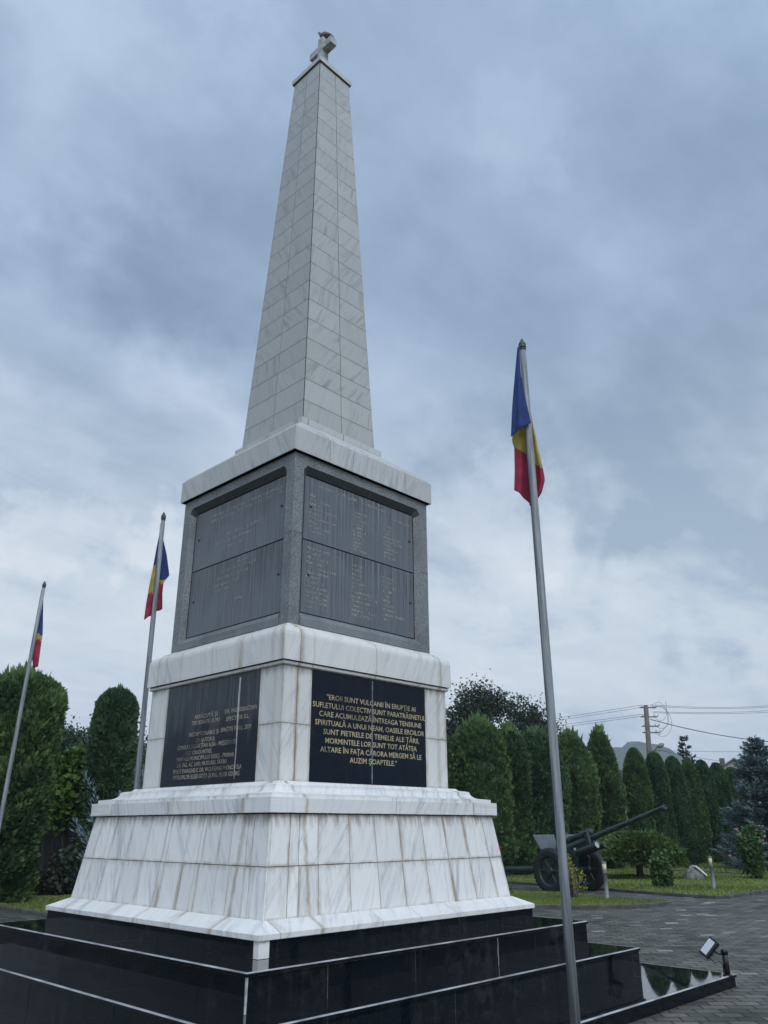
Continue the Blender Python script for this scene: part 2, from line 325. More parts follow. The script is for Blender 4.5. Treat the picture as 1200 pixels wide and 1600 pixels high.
t = NT('dark_green_gun_paint', .34, .45); n_ = t.noise(t.coord(), 7, 6, .65); n2_ = t.noise(t.coord(), 38, 5, .7)
c_ = t.mix(t.ramp(n_, .35, .65), (.009, .019, .018), (.022, .038, .034)); c_ = t.mix(t.m('MULTIPLY', t.m('MULTIPLY', t.ramp(n2_, .58, .66), t.ramp(n_, .5, .6)), .8), c_, (.10, .06, .035)); t.col(c_); t.rough(t.ramp(n_, .3, .7, .28, .5)); t.bump(n2_, .08, .004); M['gun'] = t.mat
M['gun_shield'] = simple('grey_gun_shield', (.075, .09, .11), .45, .2, 5)
M['rubber'] = simple('black_rubber', (.012, .014, .016), .65, .3, 12)
M['hub_metal'] = simple('wheel_rim_paint', (.018, .026, .026), .45, .3, 12)
M['pale_ring'] = simple('pale_metal_ring', (.35, .37, .37), .5, .1)
M['bark'] = simple('bark', (.05, .04, .03), .9, .4, 20, bump=.5)
M['wood'] = simple('weathered_wood', (.115, .10, .09), .85, .35, 9)
M['concrete'] = simple('concrete', (.12, .125, .12), .85, .3, 3, bump=.2)
M['plaster'] = simple('grey_plaster', (.16, .165, .17), .9, .15, 5, bump=.2)
M['cream'] = simple('cream_wall', (.62, .58, .48), .8, .08)
M['roof'] = simple('roof_tiles', (.10, .083, .075), .8, .4, 9)
M['cream_lens'] = simple('cream_lens', (.46, .45, .29), .45, .08)
M['boll'] = simple('grey_bollard_metal', (.15, .17, .17), .5, .15, 15)
M['black_metal'] = simple('black_metal', (.01, .011, .012), .4, .3)
M['lamp_glass'] = simple('lamp_glass', (.55, .58, .6), .08, .05)
M['stone'] = simple('grey_rock', (.14, .145, .13), .85, .4, 8, bump=.5); M['stone_white'] = simple('pale_stone_slab', (.62, .63, .62), .5, .12)
M['porcelain'] = simple('white_insulator', (.5, .5, .5), .3, .1)
M['wire'] = simple('wire', (.03, .03, .035), .6, .1)
M['pigeon'] = simple('grey_brown_feathers', (.13, .11, .11), .8, .4, 30)

def leafmat(name, a, b, rough=.6, tr=.2):
    t = NT(name, rough, .25); at_ = t.attr(); sp = t.n('ShaderNodeSeparateColor'); t.l(at_.outputs['Color'], sp.inputs[0])
    c = t.mix(sp.outputs[0], a, b); t.col(c)
    if tr:
        tl = t.n('ShaderNodeBsdfTranslucent'); t.l(c, tl.inputs[0]); mx = t.n('ShaderNodeMixShader'); mx.inputs[0].default_value = tr
        t.l(t.b.outputs[0], mx.inputs[1]); t.l(tl.outputs[0], mx.inputs[2]); t.l(mx.outputs[0], t.out.inputs[0])
    return t.mat
M['thuja'] = leafmat('thuja_green', (.030, .068, .030), (.145, .225, .075))
M['thuja_dark'] = leafmat('thuja_dark_green', (.024, .060, .034), (.11, .185, .075))
M['spruce'] = leafmat('blue_spruce_needles', (.036, .070, .072), (.14, .20, .205), tr=0)
M['conifer'] = leafmat('dark_needles', (.014, .026, .02), (.04, .06, .045), tr=0)
M['juniper'] = leafmat('juniper_green', (.035, .068, .022), (.15, .22, .06))
M['leaf_dark'] = leafmat('dark_broad_leaf', (.018, .032, .022), (.07, .095, .06))
M['leaf_green'] = leafmat('fresh_green_leaf', (.035, .085, .022), (.14, .24, .05))
M['leaf_yellow'] = leafmat('yellow_green_leaf', (.10, .13, .02), (.34, .33, .07))
M['leaf_rose'] = leafmat('rose_leaf', (.025, .06, .02), (.09, .15, .05))
M['grass'] = leafmat('grass_blade', (.10, .14, .035), (.25, .31, .085), tr=.25)
M['petal_pink'] = simple('pink_petal', (.65, .30, .34), .7, .2); M['petal_red'] = simple('red_petal', (.55, .012, .02), .6, .2)

# ------------------------------------------------------------------ masonry rings around the monument's axis
def side_frame(k):
    a = -PI/2+k*PI/2; n = (math.cos(a), math.sin(a)); return n, (-n[1], n[0])
def P3(k, s, h, z):
    n, t = side_frame(k); return (n[0]*h+t[0]*s, n[1]*h+t[1]*s, z)
def ring(mb, prof, cuts=(), gap=.004, mode='abs', depth=.02, mgap=0.0, ang=None, smin=None, stain=None, sides=(0, 1, 2, 3), smooth=False, mat=0):
    # cuts: dict side->list or one list for all sides; k=0 right face (-y), k=3 left face (-x)
    for k in sides:
        cs = cuts.get(k, []) if isinstance(cuts, dict) else list(cuts)
        E_ = ['a']+list(cs)+['b']
        H = max(p[0] for p in prof)
        for a, b in zip(E_[:-1], E_[1:]):
            th = (ang if ang is not None else random.choice((1.05, 1.15, .95, 1.3)))*(1 if k in (3, 1) else -1)
            th += random.uniform(-.12, .12); ox, oy = random.uniform(0, 60), random.uniform(0, 60); col = (random.random(), random.random(), random.random() if stain is None else random.random()*stain)
            def sv(e, h, sgn):
                if e == 'a': return -h+mgap
                if e == 'b': return h-mgap
                return (e*h if mode == 'prop' else e)+sgn*gap/2
            acc = 0; L = []
            for j, (h, z) in enumerate(prof):
                if j: acc += math.hypot(h-prof[j-1][0], z-prof[j-1][1])
                L.append((sv(a, h, 1), sv(b, h, -1), h, z, acc))
            tot = max(acc, 1e-6)
            def uvf(s, t): return (s*math.cos(th)-t*math.sin(th)+ox, s*math.sin(th)+t*math.cos(th)+oy)
            for j in range(len(L)-1):
                p, q = L[j], L[j+1]
                pts = [P3(k, p[0], p[2], p[3]), P3(k, p[1], p[2], p[3]), P3(k, q[1], q[2], q[3]), P3(k, q[0], q[2], q[3])]
                mb.face(pts, mat, [uvf(p[0], p[4]), uvf(p[1], p[4]), uvf(q[1], q[4]), uvf(q[0], q[4])],
                        [(0, p[4]/tot), (1, p[4]/tot), (1, q[4]/tot), (0, q[4]/tot)], col, smooth)
                for e, i_, fl in ((a, 0, False), (b, 1, True)):
                    if e in ('a', 'b') and mgap == 0: continue
                    c = [P3(k, p[i_], p[2]-depth, p[3]), P3(k, p[i_], p[2], p[3]), P3(k, q[i_], q[2], q[3]), P3(k, q[i_], q[2]-depth, q[3])]
                    mb.face(c[::-1] if fl else c, mat, None, None, col)

def core(mb, prof, off, mat):
    for k in range(4):
        for (h0, z0), (h1, z1) in zip(prof[:-1], prof[1:]):
            h0_, h1_ = h0-off, h1-off; mb.face([P3(k, -h0_, h0_, z0), P3(k, h0_, h0_, z0), P3(k, h1_, h1_, z1), P3(k, -h1_, h1_, z1)], mat)

MON = empty('obelisk_monument', (0, 0, 0), 0, 'tall white marble obelisk with black plaques, stepped black granite platform and cross on top', 'monument')

# steps
def step(h, z0, z1, hin, rj, tj):
    mb = MB(); t = .028
    ring(mb, [(h, z0), (h, z1-t-.002)], rj, .006, depth=.01)
    o = .016
    ring(mb, [(h-.03, z1-t), (h+o, z1-t), (h+o, z1-.006)], tj, .003, depth=.01)
    ring(mb, [(h+o, z1-.006), (h+o-.010, z1), (h+o-.026, z1)], tj, .003, depth=.01, mat=2)
    ring(mb, [(h+o-.026, z1), (hin, z1)], tj, .003, depth=.01, mat=3)
    core(mb, [(h, z0), (h, z1-.03)], .004, 1)
    core(mb, [(h+o, z1-t-.001), (h+o, z1-.004), (hin, z1-.003)], .003, 1)
    return mb.build('step', [M['granite_step'], M['grout_pale'], M['ledge'], M['granite_tread']], MON)
step(3.436, 0, .123, 2.70, {0: (-2.2, -.9, .4, 1.7, 2.6), 3: (-2, -.7, .6, 1.9), 1: (-2, 0, 2), 2: (-1, 1)}, {0: (-1.8, -.6, .6, 1.8, 2.55), 3: (-1.7, -.5, .7, 1.9), 1: (-2, 0, 2), 2: (-1, 1)})
step(2.713, .123, .380, 2.30, {0: (-1.878, -.456, 1.064, 2.1), 3: (-1.6, -.3, 1.2), 1: (-1, 1), 2: (-1, 1)}, {0: (-1.5, -.1, 1.35), 3: (-1.9, -.6, .8), 1: (-1, 1), 2: (-1, 1)})
step(2.322, .380, .645, 1.90, {0: (-1.533, -.507, .678, 1.8), 3: (-.541, 1.71), 1: (-1, 1), 2: (-1, 1)}, {0: (-1.2, .1, 1.3), 3: (-1.3, .1, 1.3), 1: (-1, 1), 2: (-1, 1)})
# pale filler in the corner joint and one cracked joint

mb = MB()
for k, sgn in ((0, 1), (3, -1)):
    a = -2.3225*sgn; q = [P3(k, a, 2.3225, .382), P3(k, a+.012*sgn, 2.3225, .382), P3(k, a+.016*sgn, 2.3225, .615), P3(k, a, 2.3225, .615)]; mb.face(q if sgn > 0 else q[::-1])
mb.build('joint_filler', [M['sealant_pale']], MON); mb = MB()
xs_ = [.678, .681, .676, .684, .679]; zs_ = np.linspace(.382, .615, 5)
for i in range(4): mb.face([P3(0, xs_[i]-.003, 2.3235, zs_[i]), P3(0, xs_[i]+.005, 2.3235, zs_[i]), P3(0, xs_[i+1]+.005, 2.3235, zs_[i+1]), P3(0, xs_[i+1]-.003, 2.3235, zs_[i+1])])
mb.build('joint_filler', [M['sealant_pale']], MON)
# plinth
mb = MB(); ring(mb, [(1.905, .645), (1.905, .776)], {0: (-1.715, -.9, .5, 1.3), 3: (-.8, .4, 1.84), 1: (0,), 2: (0,)}, .004); core(mb, [(1.905, .64), (1.905, .776)], .004, 1)
pl = mb.build('plinth', [M['granite_step'], M['grout_pale']], MON)
mb = MB()
for k, s0, s1 in ((0, -1.9095, -1.80), (3, 1.845, 1.9095)):
    mb.face([P3(k, s0, 1.9095, .648), P3(k, s1, 1.9095, .648), P3(k, s1, 1.9095, .774), P3(k, s0, 1.9095, .774)], 0, None, None, (.9, .2, .2))
mb.build('exposed_corner_block', [M['marble_low']], MON)
# sloped white moulding
mb = MB(); ring(mb, [(1.88, .777), (1.925, .777), (1.925, .818), (1.748, .897), (1.70, .90)], {0: (-1.699, -.502, .56, 1.72), 3: (-1.5, -.58, .606, 1.2), 1: (-.6, .6), 2: (-.6, .6)}, .006, stain=.9)
core(mb, [(1.925, .777), (1.925, .818), (1.748, .897)], .006, 1); mb.build('base_moulding', [M['marble_low'], M['grout_dark']], MON)
# battered base, two courses of narrow slabs
RJ = [-.855, -.79, -.655, -.415, -.195, .006, .22, .444, .65, .865]; LJ = [-.87, -.665, -.44, -.22, .024, .225, .40, .56, .665, .81, .865]
mb = MB(); zb, zm, zt = .894, 1.302, 1.733; hb, ht = 1.742, 1.622; hm = hb+(ht-hb)*(zm-zb)/(zt-zb)
sh = lambda L: [c+random.uniform(-.008, .008) for c in L]
for lo, hi, ha, hb2 in ((zb, zm-.003, hb, hm), (zm+.003, zt, hm, ht)):
    ring(mb, [(ha, lo), (hb2, hi)], {0: sh(RJ), 3: sh(LJ), 1: sh(RJ), 2: sh(RJ)}, .008, 'prop', stain=1.0, mgap=.009)
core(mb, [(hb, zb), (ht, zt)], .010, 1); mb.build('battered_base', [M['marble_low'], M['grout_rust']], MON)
# brown run-off bands on the base
# lower cornice with thicker corner blocks
cp = [(1.58, 1.742), (1.652, 1.742), (1.652, 1.868), (1.605, 1.872), (1.605, 1.905), (1.53, 1.914)]
cp += [(1.53-.10*math.sin(a), 1.914+.075*(1-math.cos(a))) for a in np.linspace(.2, PI/2, 7)] + [(1.40, 1.998), (1.36, 2.003), (1.33, 2.034), (1.255, 2.038)]
mb = MB()
ring(mb, cp, {0: (-1.235, -.031, 1.234), 3: (-1.224, .032, 1.257), 1: (0,), 2: (0,)}, .006, stain=.8); core(mb, cp, .008, 1)
def corner_block(mb, prof, w, d):
    for k in range(4):
        for s0, s1 in (('a', -w), (w, 'b')):
            pr = [(h+d, z+(.006 if z > 1.76 else 0)) for h, z in prof]; col = (random.random(), .4, .2)
            for (h0, z0), (h1, z1) in zip(pr[:-1], pr[1:]):
                A = -h0 if s0 == 'a' else s0; A2 = -h1 if s0 == 'a' else s0; B = h0 if s1 == 'b' else s1; B2 = h1 if s1 == 'b' else s1
                mb.face([P3(k, A, h0, z0), P3(k, B, h0, z0), P3(k, B2, h1, z1), P3(k, A2, h1, z1)], 0, [(A*.5+k*9, z0+h0), (B*.5+k*9, z0+h0), (B2*.5+k*9, z1+h1), (A2*.5+k*9, z1+h1)], None, col)
                c = w if s1 == 'b' else -w; q = [P3(k, c, h0-.05, z0), P3(k, c, h0, z0), P3(k, c, h1, z1), P3(k, c, h1-.05, z1)]
                mb.face(q if s1 == 'b' else q[::-1], 0, None, None, col)
corner_block(mb, cp[:-2], 1.242, .012)
mb.build('lower_cornice', [M['marble_low'], M['grout_dark']], MON)
# plaque storey: marble pilasters with black plaques between
mb = MB()
for z0, z1 in ((2.036, 2.584), (2.589, 3.158)):
    for k in range(4):
        for a, b in (('a', -.885), (.885, 'b')):
            cc = [-1.08] if (a == 'a' and k == 0) else ([1.08] if (a == 'a' and False) else [])
            e = [a]+cc+[b]
            for s0, s1 in zip(e[:-1], e[1:]):
                h = 1.266; A = -h if s0 == 'a' else s0+.003; B = h if s1 == 'b' else s1-.003; ox = random.random()*50; col = (random.random(), random.random()*.6, .9)
                th = 1.0*(1 if k == 3 else -1)
                uv = lambda s, z: (s*math.cos(th)-z*math.sin(th)+ox, s*math.sin(th)+z*math.cos(th))
                mb.face([P3(k, A, h, z0), P3(k, B, h, z0), P3(k, B, h, z1), P3(k, A, h, z1)], 0, [uv(A, z0), uv(B, z0), uv(B, z1), uv(A, z1)], [(0, 0), (1, 0), (1, 1), (0, 1)], col)
                c = B if s1 != 'b' else A; q = [P3(k, c, h-.04, z0), P3(k, c, h, z0), P3(k, c, h, z1), P3(k, c, h-.04, z1)]; mb.face(q, 0, None, None, col)
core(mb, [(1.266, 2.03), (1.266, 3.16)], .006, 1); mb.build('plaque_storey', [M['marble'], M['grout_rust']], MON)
def slab(name, k, s0, s1, z0, z1, h, th, mat, parent=None, ch=.003):
    mb = MB(); a, b = (s0+s1)/2, (z0+z1)/2
    o = P3(k, a, h, b)
    def q(s, d, z): n, t = side_frame(k); return (t[0]*s+n[0]*d, t[1]*s+n[1]*d, z)
    w, hh = (s1-s0)/2, (z1-z0)/2
    P = [[q(-w, -th, -hh), q(w, -th, -hh), q(w, -th, hh), q(-w, -th, hh)], [q(-w, -ch, -hh), q(w, -ch, -hh), q(w, -ch, hh), q(-w, -ch, hh)], [q(-w+ch, 0, -hh+ch), q(w-ch, 0, -hh+ch), q(w-ch, 0, hh-ch), q(-w+ch, 0, hh-ch)]]
    mb.grid(P, 0, close_u=True, smooth=False, cap=True)
    return mb.build(name, [mat], parent or MON, o)
# text
def text_piece(txt, width, height, bold=0.0):
    cu = bpy.data.curves.new('t', 'FONT'); cu.body = txt; cu.size = 1; cu.align_x = 'LEFT'; cu.offset = bold; cu.resolution_u = 2
    o = bpy.data.objects.new('t', cu); COL.objects.link(o); dg = bpy.context.evaluated_depsgraph_get(); dg.update()
    me = bpy.data.meshes.new_from_object(o.evaluated_get(dg)); bpy.data.objects.remove(o); bpy.data.curves.remove(cu)
    co = np.array([v.co[:] for v in me.vertices]); fs = [list(p.vertices) for p in me.polygons]; bpy.data.meshes.remove(me)
    x0, x1 = co[:, 0].min(), co[:, 0].max(); y = co[:, 1]*(height/.73)
    x = (co[:, 0]-x0)/(x1-x0)*width
    return x, y, fs
def inscription(k, h, lines, mat, parent, name='inscription', off=.0025):
    # lines: (text, s_left, s_right, z_baseline, cap height)
    V = []; Fc = []
    pl_ = np.array(parent.location) if parent.location else np.zeros(3)
    for txt, s0, s1, z, ch in lines:
        x, y, fs = text_piece(txt, abs(s1-s0), ch, .006); i = len(V)
        for a, b in zip(x, y): V.append(tuple(np.array(P3(k, s0+a, h+off, z+b))-pl_))
        Fc += [[q+i for q in f] for f in fs]
    me = bpy.data.meshes.new(name); me.from_pydata(V, [], Fc); me.materials.append(mat)
    o = bpy.data.objects.new(name, me); COL.objects.link(o); o.parent = parent; return o
def onface(k, h, px, py):
    d = ray(px, py)
    if k == 0: t = (-h-CAM[1])/d[1]; p = CAM+d*t; return p[0], p[2]
    t = (-h-CAM[0])/d[0]; p = CAM+d*t; return -p[1], p[2]
HPL = 1.268
plR = slab('quotation_plaque', 0, -.883, .884, 2.042, 3.152, HPL, .03, M['plaque']); plR['label'] = 'black plaque with gold quotation in eight lines'
plL = slab('dedication_plaque', 3, -.884, .883, 2.042, 3.152, HPL, .03, M['plaque_dust_sky']); plL['label'] = 'black plaque with worn dedication and pale crack'
for k in (1, 2): slab('rear_plaque', k, -.884, .884, 2.042, 3.152, HPL, .03, M['plaque'])
Q = [('"EROII SUNT VULCANII ÎN ERUPȚIE AI', 275, 1030, 292, 387), ('SUFLETULUI COLECTIV SUNT PARATRĂSNETUL', 155, 1115, 348, 470), ('CARE ACUMULEAZĂ ÎNTREAGA TENSIUNE', 210, 1080, 425, 527),
     ('SPIRITUALĂ A UNUI NEAM, OASELE EROILOR', 175, 1105, 497, 600), ('SUNT PIETRELE DE TEMELIE ALE ȚĂRII,', 245, 1062, 590, 668), ('MORMINTELE LOR SUNT TOT ATÂTEA', 262, 1042, 665, 735),
     ('ALTARE ÎN FAȚA CĂRORA MERGEM SĂ LE', 218, 1082, 738, 808), ('AUZIM ȘOAPTELE."', 470, 870, 835, 862)]
ln = []
for i, (t, a, b, ya, yb) in enumerate(Q):
    s0, z0 = onface(0, HPL, 460+a/5.4545, 1040+ya/5.4545); s1, z1 = onface(0, HPL, 460+b/5.4545, 1040+yb/5.4545)
    ln.append((t, s0, s1, 2.868-i*.0885, .056))
inscription(0, HPL, ln, M['gold'], plR)
mb = MB(); mb.box((0, 0, 0), (.014, .004, 1.09)); o = mb.build('seam_sealant', [M['sealant']], plR); o.location = (-.0-plR.location[0]+.0, -.001, .0)
Q = [('DR. ING. SEBASTIAN', 730, 1030, 500, 455), ('REFĂCUTĂ ȘI', 450, 660, 545, 530), ('TREI BONATE DE MU', 420, 680, 610, 575), ('SPECTOR S.L.', 740, 960, 570, 540),
     ('INSCRIPȚIONABILE ȘI', 395, 670, 715, 690), ('SFINȚITE ÎN IUL. 2009', 690, 975, 672, 640), ('CU AJUTORUL', 458, 638, 772, 752), ('CONSILIULUI JUDEȚEAN ALBA - PREȘEDINTE', 285, 830, 845, 780),
     ('ING. ION DUMITREL', 365, 610, 893, 868), ('PRIMĂRIEI MUNICIPIULUI SEBEȘ - PRIMAR', 275, 815, 950, 905), ('DR. ING. AC. LIVIU MUGUREL SÂRBU', 280, 745, 1005, 970),
     ('PREOT EVANGHELIC DR. WOLFGANG WÜNCH SLA', 245, 885, 1068, 1015), ('EPITROPILOR ELISEI GOȚA ȘI ING. BOER GEORG', 240, 865, 1122, 1080)]
ln = []
for (t, a, b, ya, yb) in Q:
    s0, z0 = onface(3, HPL, 230+a/6, 1030+ya/6); s1, z1 = onface(3, HPL, 230+b/6, 1030+yb/6); ln.append((t, s0, s1, (z0+z1)/2-.01, .046))
inscription(3, HPL, ln, M['gold_worn'], plL)
mb = MB()
pts = [onface(3, HPL, *p) for p in ((377, 1058), (375, 1085), (372, 1130), (370, 1165), (368, 1190), (366, 1217))]; wd = [.022, .026, .02, .013, .01, .007]
for (a, wa), (b, wb) in zip(zip(pts[:-1], wd[:-1]), zip(pts[1:], wd[1:])):
    mb.face([np.array(P3(3, s, HPL+.003, z))-np.array(plL.location) for s, z in ((a[0]-wa, a[1]), (a[0]+wa*.2, a[1]), (b[0]+wb*.2, b[1]), (b[0]-wb, b[1]))])
mb.build('pale_crack_filler', [M['sealant_pale']], plL)

# middle cornice
def arc(h0, z0, h1, z1, n=6): # convex quarter round from (h0,z0) up to (h1,z1)
    return [(h1+(h0-h1)*math.cos(a), z0+(z1-z0)*math.sin(a)) for a in np.linspace(0, PI/2, n)]
mb = MB(); tor = [(1.24, 3.160), (1.275, 3.160)]+[(1.275+.022*math.sin(a), 3.182-.022*math.cos(a)) for a in np.linspace(.3, PI-.3, 6)]+[(1.27, 3.206)]
J2 = {0: (-1.095, .021, 1.131), 3: (-1.10, -.574, .56), 1: (0,), 2: (0,)}
ring(mb, tor, J2, .012, stain=.9)
cp2 = [(1.27, 3.2065), (1.318, 3.2065), (1.318, 3.47)]+arc(1.318, 3.47, 1.235, 3.572)[1:]+[(1.21, 3.575), (1.205, 3.602), (1.16, 3.606), (1.15, 3.628), (1.10, 3.632)]
ring(mb, cp2, J2, .007, stain=.8); core(mb, tor, .015, 1); core(mb, cp2, .012, 1)
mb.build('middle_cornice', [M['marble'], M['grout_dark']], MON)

# granite storey: frames with bevelled, recessed openings
mb = MB(); HG = 1.14; ZB, ZT = 3.63, 5.648
for k in range(4):
    o = [(-1.0, 3.70), (1.0, 3.70), (1.0, 5.46), (.95, 5.525), (-.95, 5.525), (-1.0, 5.46)]      # outer opening (lower sill lip square, top cut)
    i_ = [(-.937, 3.79), (.937, 3.79), (.937, 5.405), (.90, 5.45), (-.90, 5.45), (-.937, 5.405)]
    R = [(-HG, ZB), (HG, ZB), (HG, ZT), (HG*.9, ZT), (-HG*.9, ZT), (-HG, ZT)]
    for a in range(6):
        b = (a+1) % 6
        mb.face([P3(k, R[a][0], HG, R[a][1]), P3(k, R[b][0], HG, R[b][1]), P3(k, o[b][0], HG, o[b][1]), P3(k, o[a][0], HG, o[a][1])])
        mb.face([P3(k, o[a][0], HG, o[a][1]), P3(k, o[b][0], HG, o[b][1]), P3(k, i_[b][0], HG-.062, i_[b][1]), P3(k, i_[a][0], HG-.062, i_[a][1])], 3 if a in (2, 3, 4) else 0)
        mb.face([P3(k, i_[a][0], HG-.062, i_[a][1]), P3(k, i_[b][0], HG-.062, i_[b][1]), P3(k, i_[b][0], HG-.11, i_[b][1]), P3(k, i_[a][0], HG-.11, i_[a][1])], 1)
    mb.face([P3(k, -1, HG-.088, 3.7), P3(k, 1, HG-.088, 3.7), P3(k, 1, HG-.088, 5.5), P3(k, -1, HG-.088, 5.5)], 1)  # near-black backing: the shadow gap round the panels put into colour
    # sill block standing proud with cut ends
    P = []
    for (h, z, w) in ((HG-.02, 3.632, .985), (HG+.018, 3.632, .985), (HG+.018, 3.715, .985), (HG-.056, 3.786, .93)):
        P.append([P3(k, -w, h, z), P3(k, w, h, z)])
    mb.grid([[p[0] for p in P], [p[1] for p in P]], 0, smooth=False)
    for w_ in (0, 1): mb.face([P[j][w_] for j in (0, 1, 2, 3)])
    # open joints at mid height and in the head
    for s0, s1 in ((-HG-.001, -1.0), (1.0, HG+.001)): mb.face([P3(k, s0, HG+.0015, 4.668), P3(k, s1, HG+.0015, 4.668), P3(k, s1, HG+.0015, 4.673), P3(k, s0, HG+.0015, 4.673)], 1)
    for s in (-.86, -.42, .1, .62): mb.face([P3(k, s, HG+.0015, 5.527), P3(k, s+.004, HG+.0015, 5.527), P3(k, s+.004, HG+.0015, ZT), P3(k, s, HG+.0015, ZT)], 1)
    for s in (-.55, .25, .31, .8): mb.face([P3(k, s, HG+.0195, 3.634), P3(k, s+.005, HG+.0195, 3.634), P3(k, s+.005, HG+.0195, 3.714), P3(k, s, HG+.0195, 3.714)], 2)
mb.build('granite_storey', [M['granite_frame'], M['grout_dark'], M['grout_pale'], M['granite_grime_shade']], MON)
HP = 1.078
pan = {}
for k in range(4):
    for nm, z0, z1 in (('u', 4.654, 5.436), ('l', 3.80, 4.643)):
        pan[k, nm] = slab('name_panel', k, -.925, .925, z0, z1, HP, .02, M['panel'])
        for s in (-.83, .86):
            mb = MB(); mb.lathe([(.016, 0), (.016, .006), (.006, .011)], (0, 0, 0), (*side_frame(k)[0], 0), n=10)
            st = mb.build('fixing_stud', [M['grout_dark']], pan[k, nm]); n_, t_ = side_frame(k); st.location = (t_[0]*s, t_[1]*s, .02)
pan[0, 'u']['label'] = 'upper slate panel with faded names on the quotation side'; pan[0, 'l']['label'] = 'lower slate panel with faded names on the quotation side'
pan[3, 'u']['label'] = 'upper slate panel with faded verses on the dedication side'; pan[3, 'l']['label'] = 'lower slate panel with faded verses on the dedication side'
# names as far as they can be read
c1 = ['ALBU', 'ALBU IOAN', 'BARTA', 'BARTH MICHAEL', 'BINDER', 'BOGDAN IOSIF', 'BRAN', 'BREAZ LENA', 'CRISTEA']
c2 = ['STEFAN', 'ADAM', 'HERMANN', 'IOAN', 'JUNG', 'KELLER', 'KOHL', 'KRAUS', 'LANG', 'LUCA', 'MARTIN']
c3 = ['POPA', 'RADU I.', 'RADU M.', 'ROTH IOAN', 'RUSU IOAN', 'SAVU', 'SCHMIDT', 'SIMON', 'STOICA']
ln = [('EROI MONUMENTI AI EROILOR DIN SEBEȘ', -.72, .30, 5.335, .036)]
ln = [('A LUMINII SEMPITERNE', -.70, -.1, 5.34, .035), ('ACESTUI MONUMENT', .0, .42, 5.335, .035), ('EROII SEBEȘULUI', .52, .86, 5.27, .03)]
rw = random.Random(3)
for i, t in enumerate(c1): ln.append((t, -.85, -.85+.034*len(t), 5.2-i*.056, .032))
for i, t in enumerate(c2): ln.append((t, -.14, -.14+.036*len(t), 5.18-i*.048, .03))
for i, t in enumerate(c3): ln.append((t, .38, .38+.036*len(t), 5.14-i*.05, .03))
inscription(0, HP, ln, M['gold_faded'], pan[0, 'u'])
d1 = ['FALK MICHAEL', 'FALK T.', 'FELSER EMIL', 'FLEISCHER', 'FLEISCHER IOSIF', 'FELDI GEORGE', 'FLORIAN', 'GEORGE N.', 'GRAMA IOSIF', 'GROZA MIHAI', 'HINZ MICHAEL', 'HOBAN PETRE', 'HUNTZ FRANZ']
d2 = ['LUTSCH', 'MAIER', 'MARCU', 'MOGA', 'MUELLER', 'MULLER', 'MUNTEAN IOAN', 'NICULA DUMITRU', 'OPREA IOAN', 'PAVIDA I.', 'PAVIDA I. III', 'POPA NICOLAE']
d3 = ['SUCIU', 'TATAR', 'TEUTSCH', 'TODEA', 'WEBER', 'WOLF', 'WAGNER', 'ZAHARIE', 'ZELLER IOAN', 'ALBU']
ln = []
for i, t in enumerate(d1): ln.append((t, -.86, -.86+.030*len(t), 4.545-i*.0565, .033))
for i, t in enumerate(d2): ln.append((t, -.16, -.16+.030*len(t), 4.5-i*.0545, .031))
for i, t in enumerate(d3): ln.append((t, .36, .36+.034*len(t), 4.46-i*.058, .031))
inscription(0, HP, ln, M['gold_faded'], pan[0, 'l'])
inscription(3, HP, [('AICI ODIHNESC ROSTUL MARE SI PREBUNUL DUMNEZEU', -.72, .88, 5.30, .034), ('FERICIȚI ȘI POMENIȚI CEI CARE AU MURIT PENTRU ȚARĂ', -.58, .86, 5.235, .034),
            ('PRIETENI DEȘTEPTAȚI', -.2, .5, 4.98, .034), ('DIN LACRIMI DE PĂMÂNT', -.45, .33, 4.89, .034), ('TRIMIS ÎN MOARTE', -.45, .22, 4.81, .034)], M['gold_faded'], pan[3, 'u'])
inscription(3, HP, [('PE AER', .05, .28, 4.56, .033), ('VĂ VOR LUMINA STELELE', -.3, .42, 4.50, .033), ('ȘI NUMELE LOR ÎN VECI', -.35, .35, 4.42, .033), ('NE VEGHEAZĂ', -.38, .12, 4.34, .033), ('MOARTEA', -.35, -.08, 4.27, .033), ('AMIN', .06, .2, 4.10, .03)], M['gold_faded'], pan[3, 'l'])

# upper cornice
mb = MB(); J3 = {0: (-.648, .684), 3: (-.665, .675), 1: (-.65, .65), 2: (-.65, .65)}
cp3 = [(1.13, 5.655), (1.19, 5.655), (1.19, 5.945), (1.165, 5.95)]+arc(1.165, 5.95, 1.09, 6.03)[1:]+[(1.06, 6.035), (1.045, 6.09), (.69, 6.365), (.6, 6.37)]
ring(mb, cp3, J3, .006, stain=.5); core(mb, cp3, .012, 1)
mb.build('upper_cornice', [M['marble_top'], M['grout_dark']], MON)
mb = MB(); ring(mb, [(.712, 6.35), (.712, 6.437), (.64, 6.44)], {0: (-.61, .005), 3: (-.005, .63), 1: (0,), 2: (0,)}, .012, stain=.5); core(mb, [(.712, 6.35), (.712, 6.43), (.64, 6.43)], .01, 1)
mb.build('shaft_foot', [M['marble_top'], M['grout_dark']], MON)
